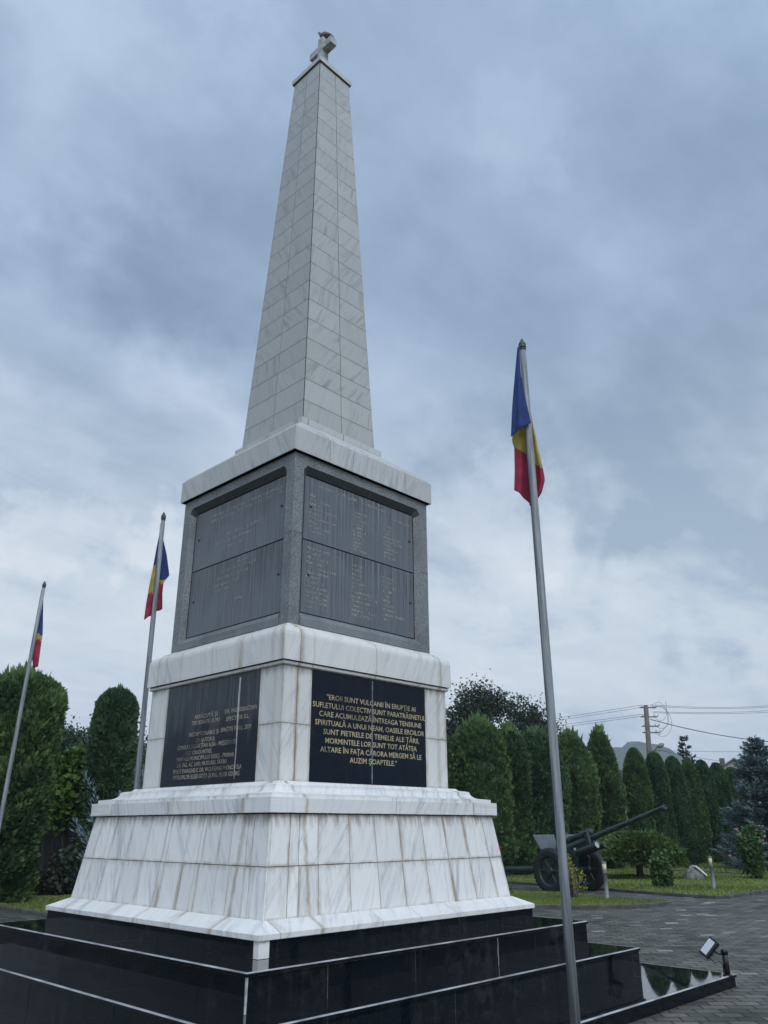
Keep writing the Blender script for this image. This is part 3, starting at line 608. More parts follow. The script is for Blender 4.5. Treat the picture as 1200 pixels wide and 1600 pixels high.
# shaft: 21 courses of two slabs per face
mb = MB(); sz0, sz1, sh0, sh1 = 6.413, 13.35, .653, .332
hz = lambda z: sh0+(sh1-sh0)*(z-sz0)/(sz1-sz0)
for i in range(21):
    a, b = sz0+i*.33033, sz0+(i+1)*.33033-.006
    w = random.uniform(-.012, .012)
    ring(mb, [(hz(a), a), (hz(b), b)], [.035], .008, 'prop', stain=.5, mgap=.013, depth=.012)
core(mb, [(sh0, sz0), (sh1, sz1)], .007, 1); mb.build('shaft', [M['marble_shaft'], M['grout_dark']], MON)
mb = MB(); ring(mb, [(.33, 13.362), (.358, 13.362), (.358, 13.452), (.350, 13.46), (.0, 13.475)], (), .003); core(mb, [(.345, 13.34), (.345, 13.364)], .002, 1); mb.build('cap_slab', [M['marble_top'], M['grout_dark']], MON)
mb = MB(); x, y, r1 = .07, .06, .27
def prism(mb, poly, x0, x1): # poly in (y,z)
    mb.face([(x0, p[0], p[1]) for p in poly][::-1]); mb.face([(x1, p[0], p[1]) for p in poly])
    for (a, b) in zip(poly, poly[1:]+poly[:1]): mb.face([(x0, *a), (x0, *b), (x1, *b), (x1, *a)])
prism(mb, [(-y, 13.47), (y, 13.47), (y, 14.135), (r1, 14.135), (r1, 14.275), (y, 14.275), (y, 14.45), (-y, 14.45), (-y, 14.275), (-r1, 14.275), (-r1, 14.135), (-y, 14.135)], -x, x)
M['cross'] = simple('dirty_cross_stone', (.33, .33, .32), .7, .3, 9)
cr = mb.build('cross', [M['cross']], MON)
bv = cr.modifiers.new('b', 'BEVEL'); bv.width = .006; bv.segments = 2

# pigeon on the cross
def loft(mb, secs, mat=0, n=12):
    P = []
    for i, (c, rx, rz) in enumerate(secs):
        c = Vector(c); d = (Vector(secs[min(i+1, len(secs)-1)][0])-Vector(secs[max(i-1, 0)][0])).normalized(); a = Vector((0, 0, 1)).cross(d)
        a = a.normalized() if a.length > .05 else Vector((0, 1, 0)); b = d.cross(a)
        P.append([c+a*rx*math.cos(2*PI*k/n)+b*rz*math.sin(2*PI*k/n) for k in range(n)])
    mb.grid(P, mat, close_u=True, cap=True)
PG = empty('perched_pigeon', (0, -.02, 14.45), math.radians(118), 'grey brown pigeon perched on top of the marble cross', 'pigeon')
mb = MB(); loft(mb, [((-.17, 0, .02), .022, .005), ((-.12, 0, .035), .03, .010), ((-.07, 0, .055), .042, .035), ((-.02, 0, .08), .055, .052), ((.03, 0, .105), .05, .052), ((.065, 0, .14), .034, .036), ((.08, 0, .172), .022, .024), ((.088, 0, .20), .021, .022), ((.105, 0, .213), .016, .017), ((.118, 0, .21), .006, .006), ((.135, 0, .204), .002, .002)])
mb.build('body', [M['pigeon']], PG)
for s in (-1, 1):
    mb = MB(); loft(mb, [((-.15, s*.03, .035), .006, .008), ((-.08, s*.047, .07), .01, .03), ((-.01, s*.055, .095), .012, .04), ((.03, s*.045, .11), .008, .025)]); mb.build('wing', [M['pigeon']], PG)
    mb = MB(); mb.tube([(0, s*.018, .04), (.004, s*.018, .0)], .004, n=6); mb.build('leg', [M['red']], PG)

# ------------------------------------------------------------------ flagpoles and flags
def flagpole(base, top, label):
    b = Vector(base); t = Vector(top); o = empty('flagpole', b, 0, label, 'flagpole', 'steel flagpoles around the monument'); d = (t-b)
    mb = MB(); L = d.length
    mb.tube([(0, 0, 0), d*.25, d*.5, d*.55, d*.8, d*((L-.13)/L)], [.040, .0395, .0385, .037, .035, .033], n=20); mb.build('pole', [M['pole']], o)
    mb = MB(); u = d.normalized(); p = u*(L-.15)
    mb.lathe([(.036, 0), (.037, .018), (.030, .022), (.030, .03), (.040, .034), (.041, .05), (.034, .056), (.04, .066), (.04, .078), (.026, .11), (.008, .148), (.001, .152)], p, u, n=20); mb.build('finial', [M['finial']], o)
    mb = MB(); mb.lathe([(.11, 0), (.11, .012), (.05, .014), (.046, .05)], (0, 0, 0), (0, 0, 1), n=20)
    for a in range(4): mb.lathe([(.012, 0), (.012, .012)], (.085*math.cos(a*PI/2+.7), .085*math.sin(a*PI/2+.7), .012), n=6)
    mb.build('base_plate', [M['pole']], o)
    mb = MB(); side = Vector((R_[0], R_[1], 0)); pp = [u*z+side*(-.040) + Vector((0, 0, 0)) for z in (1.3, 2.5, 4.0, 5.2, L-.2)]; mb.tube(pp, .003, n=6); mb.build('halyard', [M['wire']], o)
    return o
flagpole((-.09, -3.62, 0), (-.09, -3.62, 6.51), 'grey steel flagpole standing in front of the black steps, nearest the viewer')
flagpole((-.054, 3.53, 0), (-.10, 3.556, 6.5), 'grey steel flagpole just behind the left edge of the monument')
flagpole((.12, 8.9, 0), (.25, 8.86, 6.5), 'leftmost, slightly leaning steel flagpole before the big thuja')

def flag(polepos, layers, label, scale_px):
    # layers: (colour fn, left outline, right outline, depth offset, wave amp); outline = list of photo pixels from top to bottom, mapped on a vertical plane through the pole
    dist = math.hypot(polepos[0]-CAM[0], polepos[1]-CAM[1]); fw = np.array([F_[0], F_[1], 0]); fw /= np.linalg.norm(fw)
    vd = np.array([polepos[0]-CAM[0], polepos[1]-CAM[1], 0]); vd /= np.linalg.norm(vd); rt = np.array([vd[1], -vd[0], 0])
    mb = MB()
    def w(px, py):
        d = ray(px, py); t = (np.array(polepos)-CAM)[:2] @ vd[:2] / (d[:2] @ vd[:2]); return CAM+d*t
    def samp(L, t):
        ys = [p[1] for p in L]; y = ys[0]+(ys[-1]-ys[0])*t
        return np.interp(y, ys, [p[0] for p in L]), y
    for colf, Lo, Ro, dep, amp, ph in layers:
        nv, nu = 36, 18; P = []; C = []
        for i in range(nv+1):
            t = i/nv; lx, ly = samp(Lo, t); rx, ry = samp(Ro, t); row = []
            for j in range(nu+1):
                u = j/nu; px = lx+(rx-lx)*u; py = ly+(ry-ly)*u; p = w(px, py)
                wv = amp*(.25+.75*t)*(math.sin(u*PI*2.3+ph+t*1.2)+.35*math.sin(u*PI*5.1+ph*2+t*3)); row.append(p+vd*(dep+wv))
            P.append(row)
            C.append([(samp(Lo, (i+.5)/nv)[1]*(1-(j+.5)/nu)+samp(Ro, (i+.5)/nv)[1]*((j+.5)/nu), lx+(rx-lx)*(j+.5)/nu) for j in range(nu)])
        mb.grid(P, 0, matf=lambda a, b: colf(C[min(a, nv-1)][b][1], C[min(a, nv-1)][b][0]))
    c = np.mean([np.array(v) for v in mb.v], axis=0); top = max(v[2] for v in mb.v); org = np.array([polepos[0], polepos[1], top])
    mb.v = [tuple(np.array(v)-org) for v in mb.v]
    o = mb.build('national_flag', [M['blue'], M['yellow'], M['red']], None, org)
    sd = o.modifiers.new('s', 'SOLIDIFY'); sd.thickness = .003
    return tag(o, label, 'flag', 'blue, yellow and red flags hanging from the poles')
B_, Y_, R__ = 0, 1, 2
# nearest flag
flag((-.09, -3.62, 0), [
    (lambda x, y: B_, [(809, 549), (805, 590), (801, 640), (799, 687)], [(812, 549), (814, 590), (822, 630), (830, 665)], -.085, .026, .3),
    (lambda x, y: Y_ if y < 692+(x-800)*.55 else R__, [(800, 672), (799.5, 684), (803, 695), (803.5, 730), (803, 761)], [(827, 640), (829, 680), (830, 710), (832, 740), (833, 786)], .075, .024, 1.9),
    (lambda x, y: B_ if y < 640+(x-826)*.8 else (Y_ if y < 718+(x-832)*.62 else R__), [(821, 600), (822, 640), (823, 700), (825, 740), (827, 787)], [(824, 611), (829, 641), (839, 690), (848, 728), (851, 744), (846, 764), (837, 778)], .085, .026, 4.0),
], 'blue, yellow and red flag drooping from the nearest pole, right of the monument', 1)
flag((-.09, 3.55, 0), [
    (lambda x, y: B_ if y < 878+(250-x)*.4 else (Y_ if y < 925 else R__), [(249, 834), (245, 852), (239, 885), (233, 915), (228, 945), (225, 967)], [(253, 834), (251, 870), (249, 900), (246, 925), (244, 948), (241, 957)], .066, .02, .4),
    (lambda x, y: B_ if y < 904 else (Y_ if y < 909 else R__), [(250, 836), (248, 870), (247, 900), (246, 920), (244, 954)], [(255, 838), (261, 865), (265, 897), (256, 908), (254, 925), (254, 950)], .08, .02, 2.2),
], 'blue, yellow and red flag drooping beside the left edge of the granite storey', 1)
flag((.22, 8.86, 0), [
    (lambda x, y: B_ if y < 992-(66-x)*.5 else (Y_ if y < 1000-(66-x)*.3 else R__), [(66, 928), (62, 950), (57, 985), (52, 1005), (50, 1022), (52, 1044)], [(68, 930), (67.5, 960), (67, 990), (65, 1002), (62, 1025), (60, 1040)], .07, .02, .7),
], 'blue, yellow and red flag drooping from the leftmost pole above the thuja', 1)

# ------------------------------------------------------------------ floodlight on the corner of the lowest step
fl = gp(1137, 1524, .123); FL = empty('floodlight', fl, math.radians(0), 'small black floodlight on a short post at the corner of the lowest step', 'floodlight')
toM = Vector((-fl[0], -fl[1], 0)).normalized()
mb = MB(); mb.tube([(0, 0, 0), (0, 0, .24)], .030, n=14); mb.tube([(0, 0, .20), (0, 0, .24), (0, 0, .252)], [.037, .037, .03], n=14); mb.lathe([(.05, 0), (.05, .008), (.03, .01)]); mb.build('post', [M['black_metal']], FL)
head_c = Vector((-R_[0]*.16, -R_[1]*.16, .262))
cd_ = Vector((CAM[0]-fl[0], CAM[1]-fl[1], 0)).normalized()
nrm = (Vector((toM.x, toM.y, .0))*.25+cd_*.45+Vector((-R_[0], -R_[1], 0))*.35+Vector((0, 0, .62))).normalized()
ax = Vector((R_[0], R_[1], .62)).normalized(); ax = (ax-nrm*ax.dot(nrm)).normalized(); ay = nrm.cross(ax)
Mh = Matrix((ax, ay, nrm)).transposed()
mb = MB(); mb.box(head_c, (.21, .135, .05), 0, Mh, ch=.006); 
for q in range(6): mb.box(head_c+Mh @ Vector((-.075+q*.03, 0, -.034)), (.006, .11, .02), 0, Mh)
hd = mb.build('lamp_head', [M['black_metal']], FL)
mb = MB(); mb.box(head_c+nrm*.027, (.165, .10, .004), 0, Mh, ch=.001); mb.build('glass', [M['lamp_glass']], hd)
mb = MB(); mb.tube([(0, 0, .20), Vector((-R_[0]*.06, -R_[1]*.06, .205)), head_c-nrm*.03], .011, n=8); mb.build('bracket', [M['black_metal']], FL)
cp_ = [head_c-nrm*.03, head_c-nrm*.03+Vector((-.03, .03, -.07)), Vector((-R_[0]*.12, -R_[1]*.12, .12)), Vector((-R_[0]*.065, -R_[1]*.065, .13)), Vector((-R_[0]*.035, -R_[1]*.035, .1)), Vector((-R_[0]*.04, -R_[1]*.04, .0))]
mb = MB(); mb.tube(cp_, .005, n=6); mb.build('cable', [M['black_metal']], FL)

# ------------------------------------------------------------------ ground, paving, lawns, kerbs
def poly_sheet(name, pts, z, mat, kind='structure', label=None):
    me = bpy.data.meshes.new(name); me.from_pydata([(p[0], p[1], z) for p in pts], [], [list(range(len(pts)))]); me.materials.append(mat)
    if me.polygons[0].normal.z < 0: me.flip_normals()
    o = bpy.data.objects.new(name, me); COL.objects.link(o); return tag(o, kind=kind)
def ground_mat():
    t = NT('earth_and_grass', .95, .2); n = t.noise(t.coord(), .05, 6); n2 = t.noise(t.coord(), 3, 6)
    c = t.mix(t.ramp(n, .4, .6), (.045, .075, .022), (.075, .09, .04)); t.col(t.mix(t.ramp(n2, .4, .7), c, (.06, .06, .035))); return t.mat
def paving_mat():
    t = NT('interlocking_pavers', .7, .2)
    wob = t.n('ShaderNodeTexNoise'); wob.inputs['Scale'].default_value = 3.0; co = t.coord(rot=(0, 0, math.radians(45.8)))
    t.l(co, wob.inputs[0]); vs = t.n('ShaderNodeVectorMath', operation='SCALE'); t.l(wob.outputs['Color'], vs.inputs[0]); vs.inputs[3].default_value = .06
    va = t.n('ShaderNodeVectorMath', operation='ADD'); t.l(co, va.inputs[0]); t.l(vs.outputs[0], va.inputs[1])
    br = t.n('ShaderNodeTexBrick'); t.l(va.outputs[0], br.inputs[0]); br.inputs['Scale'].default_value = 1; br.inputs['Brick Width'].default_value = .25; br.inputs['Row Height'].default_value = .17
    br.inputs['Mortar Size'].default_value = .012; br.inputs['Mortar Smooth'].default_value = .4; br.inputs['Bias'].default_value = -.1
    br.inputs['Color1'].default_value = (0, 0, 0, 1); br.inputs['Color2'].default_value = (1, 1, 1, 1); br.inputs['Mortar'].default_value = (.5, .5, .5, 1)
    n1 = t.noise(t.coord(), .35, 5); n2 = t.noise(t.coord(), 22, 5, .65); n3 = t.noise(t.coord(), 1.6, 4)
    c = t.mix(br.outputs['Color'], (.055, .058, .049), (.15, .148, .122)); 
    light = t.m('MULTIPLY', t.ramp(br.outputs['Color'], .80, .86), t.ramp(t.noise(t.coord(off=(3, 5, 0)), .5, 2), .46, .6)); c = t.mix(t.m('MULTIPLY', light, .9), c, (.42, .42, .40))
    c = t.mix(t.m('MULTIPLY', t.ramp(n1, .45, .62), .4), c, (.14, .122, .105)); c = t.mix(t.m('MULTIPLY', t.ramp(n2, .4, .75), .4), c, (.035, .036, .031)); c = t.mix(t.m('MULTIPLY', t.ramp(n3, .5, .7), .45), c, (.03, .032, .026))
    c = t.mix(t.m('MULTIPLY', br.outputs['Fac'], .9), c, (.014, .016, .012)); t.col(c)
    t.rough(t.ramp(n3, .3, .7, .42, .8)); h = t.m('SUBTRACT', t.m('MULTIPLY', n2, .3), br.outputs['Fac']); t.bump(h, .7, .012); return t.mat
M['ground'] = ground_mat(); M['paving'] = paving_mat()
M['soil'] = simple('lawn_soil', (.07, .085, .03), .95, .3, 2)
M['kerb'] = simple('dark_kerb', (.06, .062, .058), .85, .4, 7)
b = 4000
poly_sheet('ground', [(-b, -b), (b, -b), (b, b), (-b, b)], -.02, M['ground'])
poly_sheet('plaza_paving', [(-16, -16), (34, -16), (34, 22), (-16, 22)], 0.0, M['paving'])
g2 = lambda x, y: tuple(gp(x, y)[:2])
lawn1 = [g2(796, 1421), g2(838, 1419.5), g2(920, 1420.5), g2(985, 1419.5), g2(1022, 1416.5), g2(1046, 1413.5), g2(1025, 1411), g2(950, 1405), g2(880, 1400.5), g2(800, 1396.5), g2(740, 1394)]
lawn2 = [g2(740, 1381), g2(800, 1381), g2(860, 1385.5), g2(923, 1390), g2(1010, 1397), g2(1075, 1402), g2(1118, 1404.5), g2(1136, 1404), g2(1165, 1399.5), g2(1200, 1394.5), g2(1290, 1384), g2(1290, 1374), g2(1200, 1371.5), g2(1100, 1366.5), g2(1000, 1361.5), g2(900, 1358), g2(800, 1356)]
e1, e2 = np.array(g2(800, 1353.5)), np.array(g2(1290, 1371.5))
lawn3 = [tuple(e1), g2(900, 1355.7), g2(1000, 1359.2), g2(1100, 1364.2), g2(1200, 1369), tuple(e2), (45, 3), (46, 18), (26, 24)]
lawnL = [g2(-140, 1400), g2(0, 1421), g2(40, 1427), g2(72, 1432.5), (2.6, 9.6), (5.6, 11), (7.0, 22), (-3, 24)]
lawnL = [(-6, 11.5), (-.5, 11.0), g2(0, 1421), g2(40, 1427), g2(75, 1433), g2(100, 1436), (6.5, 9.5), (9, 22), (-8, 22)]
for nm, pg in (('lawn', lawn1), ('lawn', lawn2), ('lawn', lawn3), ('lawn', lawnL)): poly_sheet(nm, pg, .030, M['soil'])
def kerb(path, w=.10, h=.075, name='kerb'):
    mb = MB(); path = [Vector((p[0], p[1], 0)) for p in path]; P = []
    for i, p in enumerate(path):
        d = (path[min(i+1, len(path)-1)]-path[max(i-1, 0)]).normalized(); n_ = Vector((-d.y, d.x, 0))
        P.append([p+n_*a*w/2+Vector((0, 0, z)) for a, z in ((-1, -.01), (-1, h-.012), (-.75, h), (.75, h), (1, h-.012), (1, -.01))])
    mb.grid(P, 0, smooth=False, cap=True); return tag(mb.build(name, [M['kerb']]), kind='structure')
kerb(lawn1+[lawn1[0]]); kerb(lawn2[:11]); kerb(lawn2[11:][::1], .12); kerb(lawn3[:6], .1); kerb(lawnL[0:6]+[lawnL[6]])

def blades(name, pg, n, z, hmin, hmax, mat, extra=None, label=None):
    pg = np.array(pg); lo, hi = pg.min(0), pg.max(0); pts = []
    while sum(len(p) for p in pts) < n:
        q = rng.uniform(lo, hi, (n*2, 2)); ins = np.zeros(len(q), bool); j = len(pg)-1
        for i in range(len(pg)):
            a, b_ = pg[i], pg[j]; c = ((a[1] > q[:, 1]) != (b_[1] > q[:, 1])) & (q[:, 0] < (b_[0]-a[0])*(q[:, 1]-a[1])/(b_[1]-a[1]+1e-12)+a[0]); ins ^= c; j = i
        pts.append(q[ins])
    q = np.vstack(pts)[:n]; hh = rng.uniform(hmin, hmax, n)*(1+.5*np.sin(q[:, 0]*2.1)*np.sin(q[:, 1]*1.7)); an = rng.uniform(0, 2*PI, n)
    C = np.c_[q, np.full(n, z)]; O = np.c_[rng.normal(0, .35, (n, 2)), np.ones(n)]*hh[:, None]; Sd = np.c_[np.cos(an), np.sin(an), np.zeros(n)]*rng.uniform(.008, .018, n)[:, None]
    cv = np.clip(.5+.25*np.sin(q[:, 0]*1.3+q[:, 1]*.7)+rng.normal(0, .22, n), 0, 1)
    return leafmesh(name, C, O, Sd, cv, mat)
def leafmesh(name, C, O, Sd, cv, mat, parent=None, mid=.45, curl=None):
    n = len(C); V = np.empty((n, 4, 3), np.float32); V[:, 0] = C; V[:, 1] = C+O*mid-Sd; V[:, 2] = C+O; V[:, 3] = C+O*mid+Sd
    if curl is not None: V[:, 1] += curl; V[:, 3] += curl
    me = bpy.data.meshes.new(name); me.vertices.add(n*4); me.vertices.foreach_set('co', V.ravel()); me.loops.add(n*4); me.loops.foreach_set('vertex_index', np.arange(n*4, dtype=np.int32))
    me.polygons.add(n); me.polygons.foreach_set('loop_start', np.arange(0, n*4, 4, dtype=np.int32)); me.polygons.foreach_set('loop_total', np.full(n, 4, np.int32)); me.update(calc_edges=True)
    ca = me.color_attributes.new('rnd', 'FLOAT_COLOR', 'CORNER'); c = np.repeat(cv, 4); ca.data.foreach_set('color', np.c_[c, c, c, np.ones(n*4)].astype(np.float32).ravel())
    me.materials.append(mat); o = bpy.data.objects.new(name, me); COL.objects.link(o)
    if parent is not None: o.parent = parent
    return o
tag(blades('lawn_grass', lawn1, 42000, .03, .03, .07, M['grass']), 'short green grass on the small lawn by the black steps', 'grass', kind='stuff')
tag(blades('lawn_grass', lawn2, 60000, .03, .04, .09, M['grass']), 'short green grass around the gun, stone and round juniper', 'grass', kind='stuff')
tag(blades('lawn_grass', lawn3, 30000, .03, .05, .11, M['grass']), 'grass strip at the foot of the thuja row', 'grass', kind='stuff')
tag(blades('lawn_grass', [lawnL[1], lawnL[2], lawnL[3], lawnL[4], lawnL[5], (6, 10), (6, 17), (-2, 17)], 40000, .03, .03, .08, M['grass']), 'grass at the far left in front of the big thuja', 'grass', kind='stuff')

# ------------------------------------------------------------------ foliage
def wob(p, f, seed, k=5):
    r = np.random.default_rng(seed); s = np.zeros(len(p))
    for i in range(k):
        d = r.normal(0, 1, 3)*f*(1+.5*i); s += np.sin(p @ d+r.uniform(0, 6.28))/(1+.35*i)
    return s/k*1.6
def unit(a): return a/np.maximum(np.linalg.norm(a, axis=1, keepdims=True), 1e-9)
def sprays(C, N, size, seed, up=.7, per=4, wide=.22, flat=.5):
    """fans of narrow scale-leaf blades"""
    r = np.random.default_rng(seed); n = len(C)
    D = unit(N*(.75)+np.array([0, 0, up])+r.normal(0, .38, (n, 3))); T = unit(np.cross(D, r.normal(0, 1, (n, 3))))
    Cs, Os, Ss = [], [], []
    for j in range(per):
        a = (j-(per-1)/2)*.42+r.normal(0, .12, n); d = D*np.cos(a)[:, None]+T*np.sin(a)[:, None]; L = size*r.uniform(.6, 1.25, n)*(1-.18*abs(j-(per-1)/2))
        Nn = np.cross(D, T); s = unit(np.cross(d, Nn)); Cs.append(C); Os.append(d*L[:, None]); Ss.append(s*(L*wide)[:, None])
    return np.vstack(Cs), np.vstack(Os), np.vstack(Ss)
def thuja(px, py, dist, R, n, size, label, mat='thuja', p=3.2, loose=.12, seed=0, group='thujas planted in a row', base=.55, tip=.12):
    top = at(px, py, dist); H = top[2]; o = empty('thuja_tree', (top[0], top[1], .02), 0, label, 'thuja', group)
    r = np.random.default_rng(seed)
    def rad(t): return R*np.power(np.clip(1-np.power(t, p), 0, 1), .5)*(base+(1-base)*np.clip(t/.16, 0, 1)**.6)*(1+.06*np.sin(t*7+seed))
    t = r.uniform(.0, 1, n)**.85; th = r.uniform(0, 2*PI, n); q = np.c_[np.cos(th), np.sin(th), t*H]
    bump = wob(np.c_[np.cos(th)*R, np.sin(th)*R, t*H], 1.6/R*.6, seed+1); fine = wob(np.c_[np.cos(th)*R, np.sin(th)*R, t*H], 6.0, seed+2)
    rr = rad(t)*(1+loose*bump+loose*.7*fine-.14*r.uniform(0, 1, n)**2)
    C = np.c_[np.cos(th)*rr, np.sin(th)*rr, t*H*(.985)+.03]
    N = np.c_[np.cos(th), np.sin(th), (t**4)*1.6]
    C1, O1, S1 = sprays(C, N, size, seed+3)
    # loose tips standing out at the top
    m = int(n*.02); tt = r.uniform(.86, 1.0, m); th2 = r.uniform(0, 2*PI, m); r2 = rad(tt)*r.uniform(0, .9, m); Ct = np.c_[np.cos(th2)*r2, np.sin(th2)*r2, tt*H-.05]
    C2, O2, S2 = sprays(Ct, np.c_[np.cos(th2)*.2, np.sin(th2)*.2, np.ones(m)], size*(1+tip*8), seed+4, up=1.6, per=3, wide=.12)
    cv = np.clip(.40+.40*np.tile(fine, 4)+.30*np.tile(bump, 4)+r.normal(0, .2, n*4), 0, 1); cv2 = np.clip(r.normal(.7, .2, len(C2)), 0, 1)
    cr_ = leafmesh('crown', np.vstack([C1, C2]), np.vstack([O1, O2]), np.vstack([S1, S2]), np.r_[cv, cv2], M[mat], o)
    # dense inner growth and trunk
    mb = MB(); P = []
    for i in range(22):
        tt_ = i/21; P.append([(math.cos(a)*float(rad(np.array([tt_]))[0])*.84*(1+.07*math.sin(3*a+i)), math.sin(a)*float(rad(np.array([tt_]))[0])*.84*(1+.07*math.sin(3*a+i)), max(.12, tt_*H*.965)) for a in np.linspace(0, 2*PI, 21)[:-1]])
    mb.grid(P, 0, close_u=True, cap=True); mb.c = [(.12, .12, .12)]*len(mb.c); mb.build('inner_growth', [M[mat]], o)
    mb = MB(); mb.tube([(0, 0, -.05), (.01, 0, .3), (0, .02, H*.5)], [R*.12, R*.10, R*.05], n=8); mb.build('trunk', [M['bark']], o)
    return o
TH = [(745, 1128, 29.5, 1.15, 'broad yellow green thuja, first of the row right of the monument', 'thuja', .15, .55),
      (794, 1141, 31.0, .80, 'slim thuja second in the row, directly behind the gun shield', 'thuja', .12, .55),
      (835, 1146, 32.5, 1.08, 'dark loose thuja behind the nearest flagpole', 'thuja_dark', .16, .55),
      (888, 1148, 34.0, .98, 'thuja with feathery tip between the flagpole and the wide pointed thuja', 'thuja', .15, .5),
      (934, 1143, 35.5, .84, 'wide pointed thuja left of the gap showing the grey shed', 'thuja', .17, .4)]
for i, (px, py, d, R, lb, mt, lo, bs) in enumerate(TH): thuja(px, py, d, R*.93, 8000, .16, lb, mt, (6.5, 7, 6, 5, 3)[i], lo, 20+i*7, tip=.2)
TC = [(989, 1170, 37.2, .80, 'clipped thuja directly right of the gap showing the grey shed'), (1020, 1176, 38.6, .82, 'clipped thuja below the wooden power pole'),
      (1049, 1183, 40.0, .80, 'clipped thuja between the power pole and the small dark conifer'), (1073, 1187, 41.4, .78, 'clipped thuja in line with the small dark conifer beyond'),
      (1094, 1189, 42.8, .80, 'clipped thuja right of the small dark conifer beyond'), (1118, 1193, 44.2, .80, 'clipped thuja second from the blue spruce'), (1141, 1200, 45.6, .80, 'clipped thuja beside the blue spruce, last of the row')]
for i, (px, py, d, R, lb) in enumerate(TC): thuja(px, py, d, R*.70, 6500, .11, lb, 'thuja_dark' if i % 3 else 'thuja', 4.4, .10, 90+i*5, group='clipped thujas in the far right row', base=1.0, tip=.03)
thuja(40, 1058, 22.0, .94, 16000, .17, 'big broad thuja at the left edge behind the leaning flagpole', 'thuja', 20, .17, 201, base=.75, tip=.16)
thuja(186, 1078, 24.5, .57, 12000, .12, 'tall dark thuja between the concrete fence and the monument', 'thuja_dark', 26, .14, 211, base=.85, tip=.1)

TB = [(275, 25.2, 'thuja behind the monument, first right of the tall dark one'), (335, 25.8, 'thuja behind the monument, second right of the tall dark one'), (400, 26.5, 'thuja behind the left half of the plaque storey'),
      (470, 27.2, 'thuja hidden straight behind the monument'), (540, 27.8, 'thuja behind the right half of the plaque storey'), (610, 28.4, 'thuja behind the right end of the quotation plaque'), (672, 29.0, 'thuja just left of the first visible one on the right')]
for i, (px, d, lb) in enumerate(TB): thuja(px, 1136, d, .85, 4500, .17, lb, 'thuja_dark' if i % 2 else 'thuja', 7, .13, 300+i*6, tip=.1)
def conifer(px, py, dist, R, n_wh, per, label, mat, seed, blade=.12, nb=110, droop=.15, name='spruce_tree', cat='spruce', z0=.25, up=.25):
    top = at(px, py, dist); H = top[2]; o = empty(name, (top[0], top[1], .02), 0, label, cat); r = np.random.default_rng(seed)
    mbt = MB(); mbt.tube([(0, 0, -.05), (0, 0, H*.5), (0, 0, H*.97)], [R*.07+.03, R*.04+.02, .008], n=8)
    Cs, Os, Ss, cvs = [], [], [], []; mbb = MB()
    for w_ in range(n_wh):
        t = (w_+r.uniform(-.3, .3))/n_wh; z = z0+(H-z0)*max(t, 0); L0 = R*(1-t)**.85+.08
        for k in range(max(4, int(per*(1-t*.45)))):
            a = r.uniform(0, 2*PI); L = L0*r.uniform(.7, 1.12); dz = L*(-droop*(1-t)+up*t*1.8+r.normal(0, .05)); s = np.linspace(.12, 1, 8)
            pth = np.c_[np.cos(a)*L*s, np.sin(a)*L*s, z+dz*s+L*.18*(s**2.5)]; mbb.tube([tuple(p) for p in pth[::2]], [.018, .013, .008, .004], n=4)
            m = max(nb//5, int(nb*(L/R+.12))); u = r.uniform(.15, 1, m)**.8; X = np.c_[np.interp(u, s, pth[:, 0]), np.interp(u, s, pth[:, 1]), np.interp(u, s, pth[:, 2])]
            d = np.array([math.cos(a), math.sin(a), .1]); sd = np.array([-math.sin(a), math.cos(a), 0]); lat = r.uniform(-1, 1, m)*(1-u*.75)*L*.38
            X = X+sd*lat[:, None]+np.c_[np.zeros((m, 2)), -abs(lat)*.12+r.normal(0, .03, m)]
            D = unit(d*r.uniform(.4, 1.1, m)[:, None]+sd*(np.sign(lat)*r.uniform(.2, 1, m))[:, None]+np.c_[np.zeros((m, 2)), r.normal(.18, .25, m)])
            Cs.append(X); Os.append(D*(blade*r.uniform(.7, 1.3, m))[:, None]); Ss.append(unit(np.cross(D, r.normal(0, 1, (m, 3))))*blade*.13); cvs.append(np.clip(.2+.7*u*r.uniform(.5, 1.1, m)+r.normal(0, .1, m), 0, 1))
    leafmesh('crown', np.vstack(Cs), np.vstack(Os), np.vstack(Ss), np.concatenate(cvs), M[mat], o); mbt.build('trunk', [M['bark']], o); mbb.build('branch', [M['bark']], o)
    return o
conifer(1177, 1153, 37.0, 2.0, 30, 15, 'big blue spruce at the right edge of the garden', 'spruce', 5, .16, 190)
conifer(1068, 1148, 62.0, 1.45, 30, 9, 'small dark pointed conifer rising beyond the clipped thujas', 'conifer', 6, .20, 110)
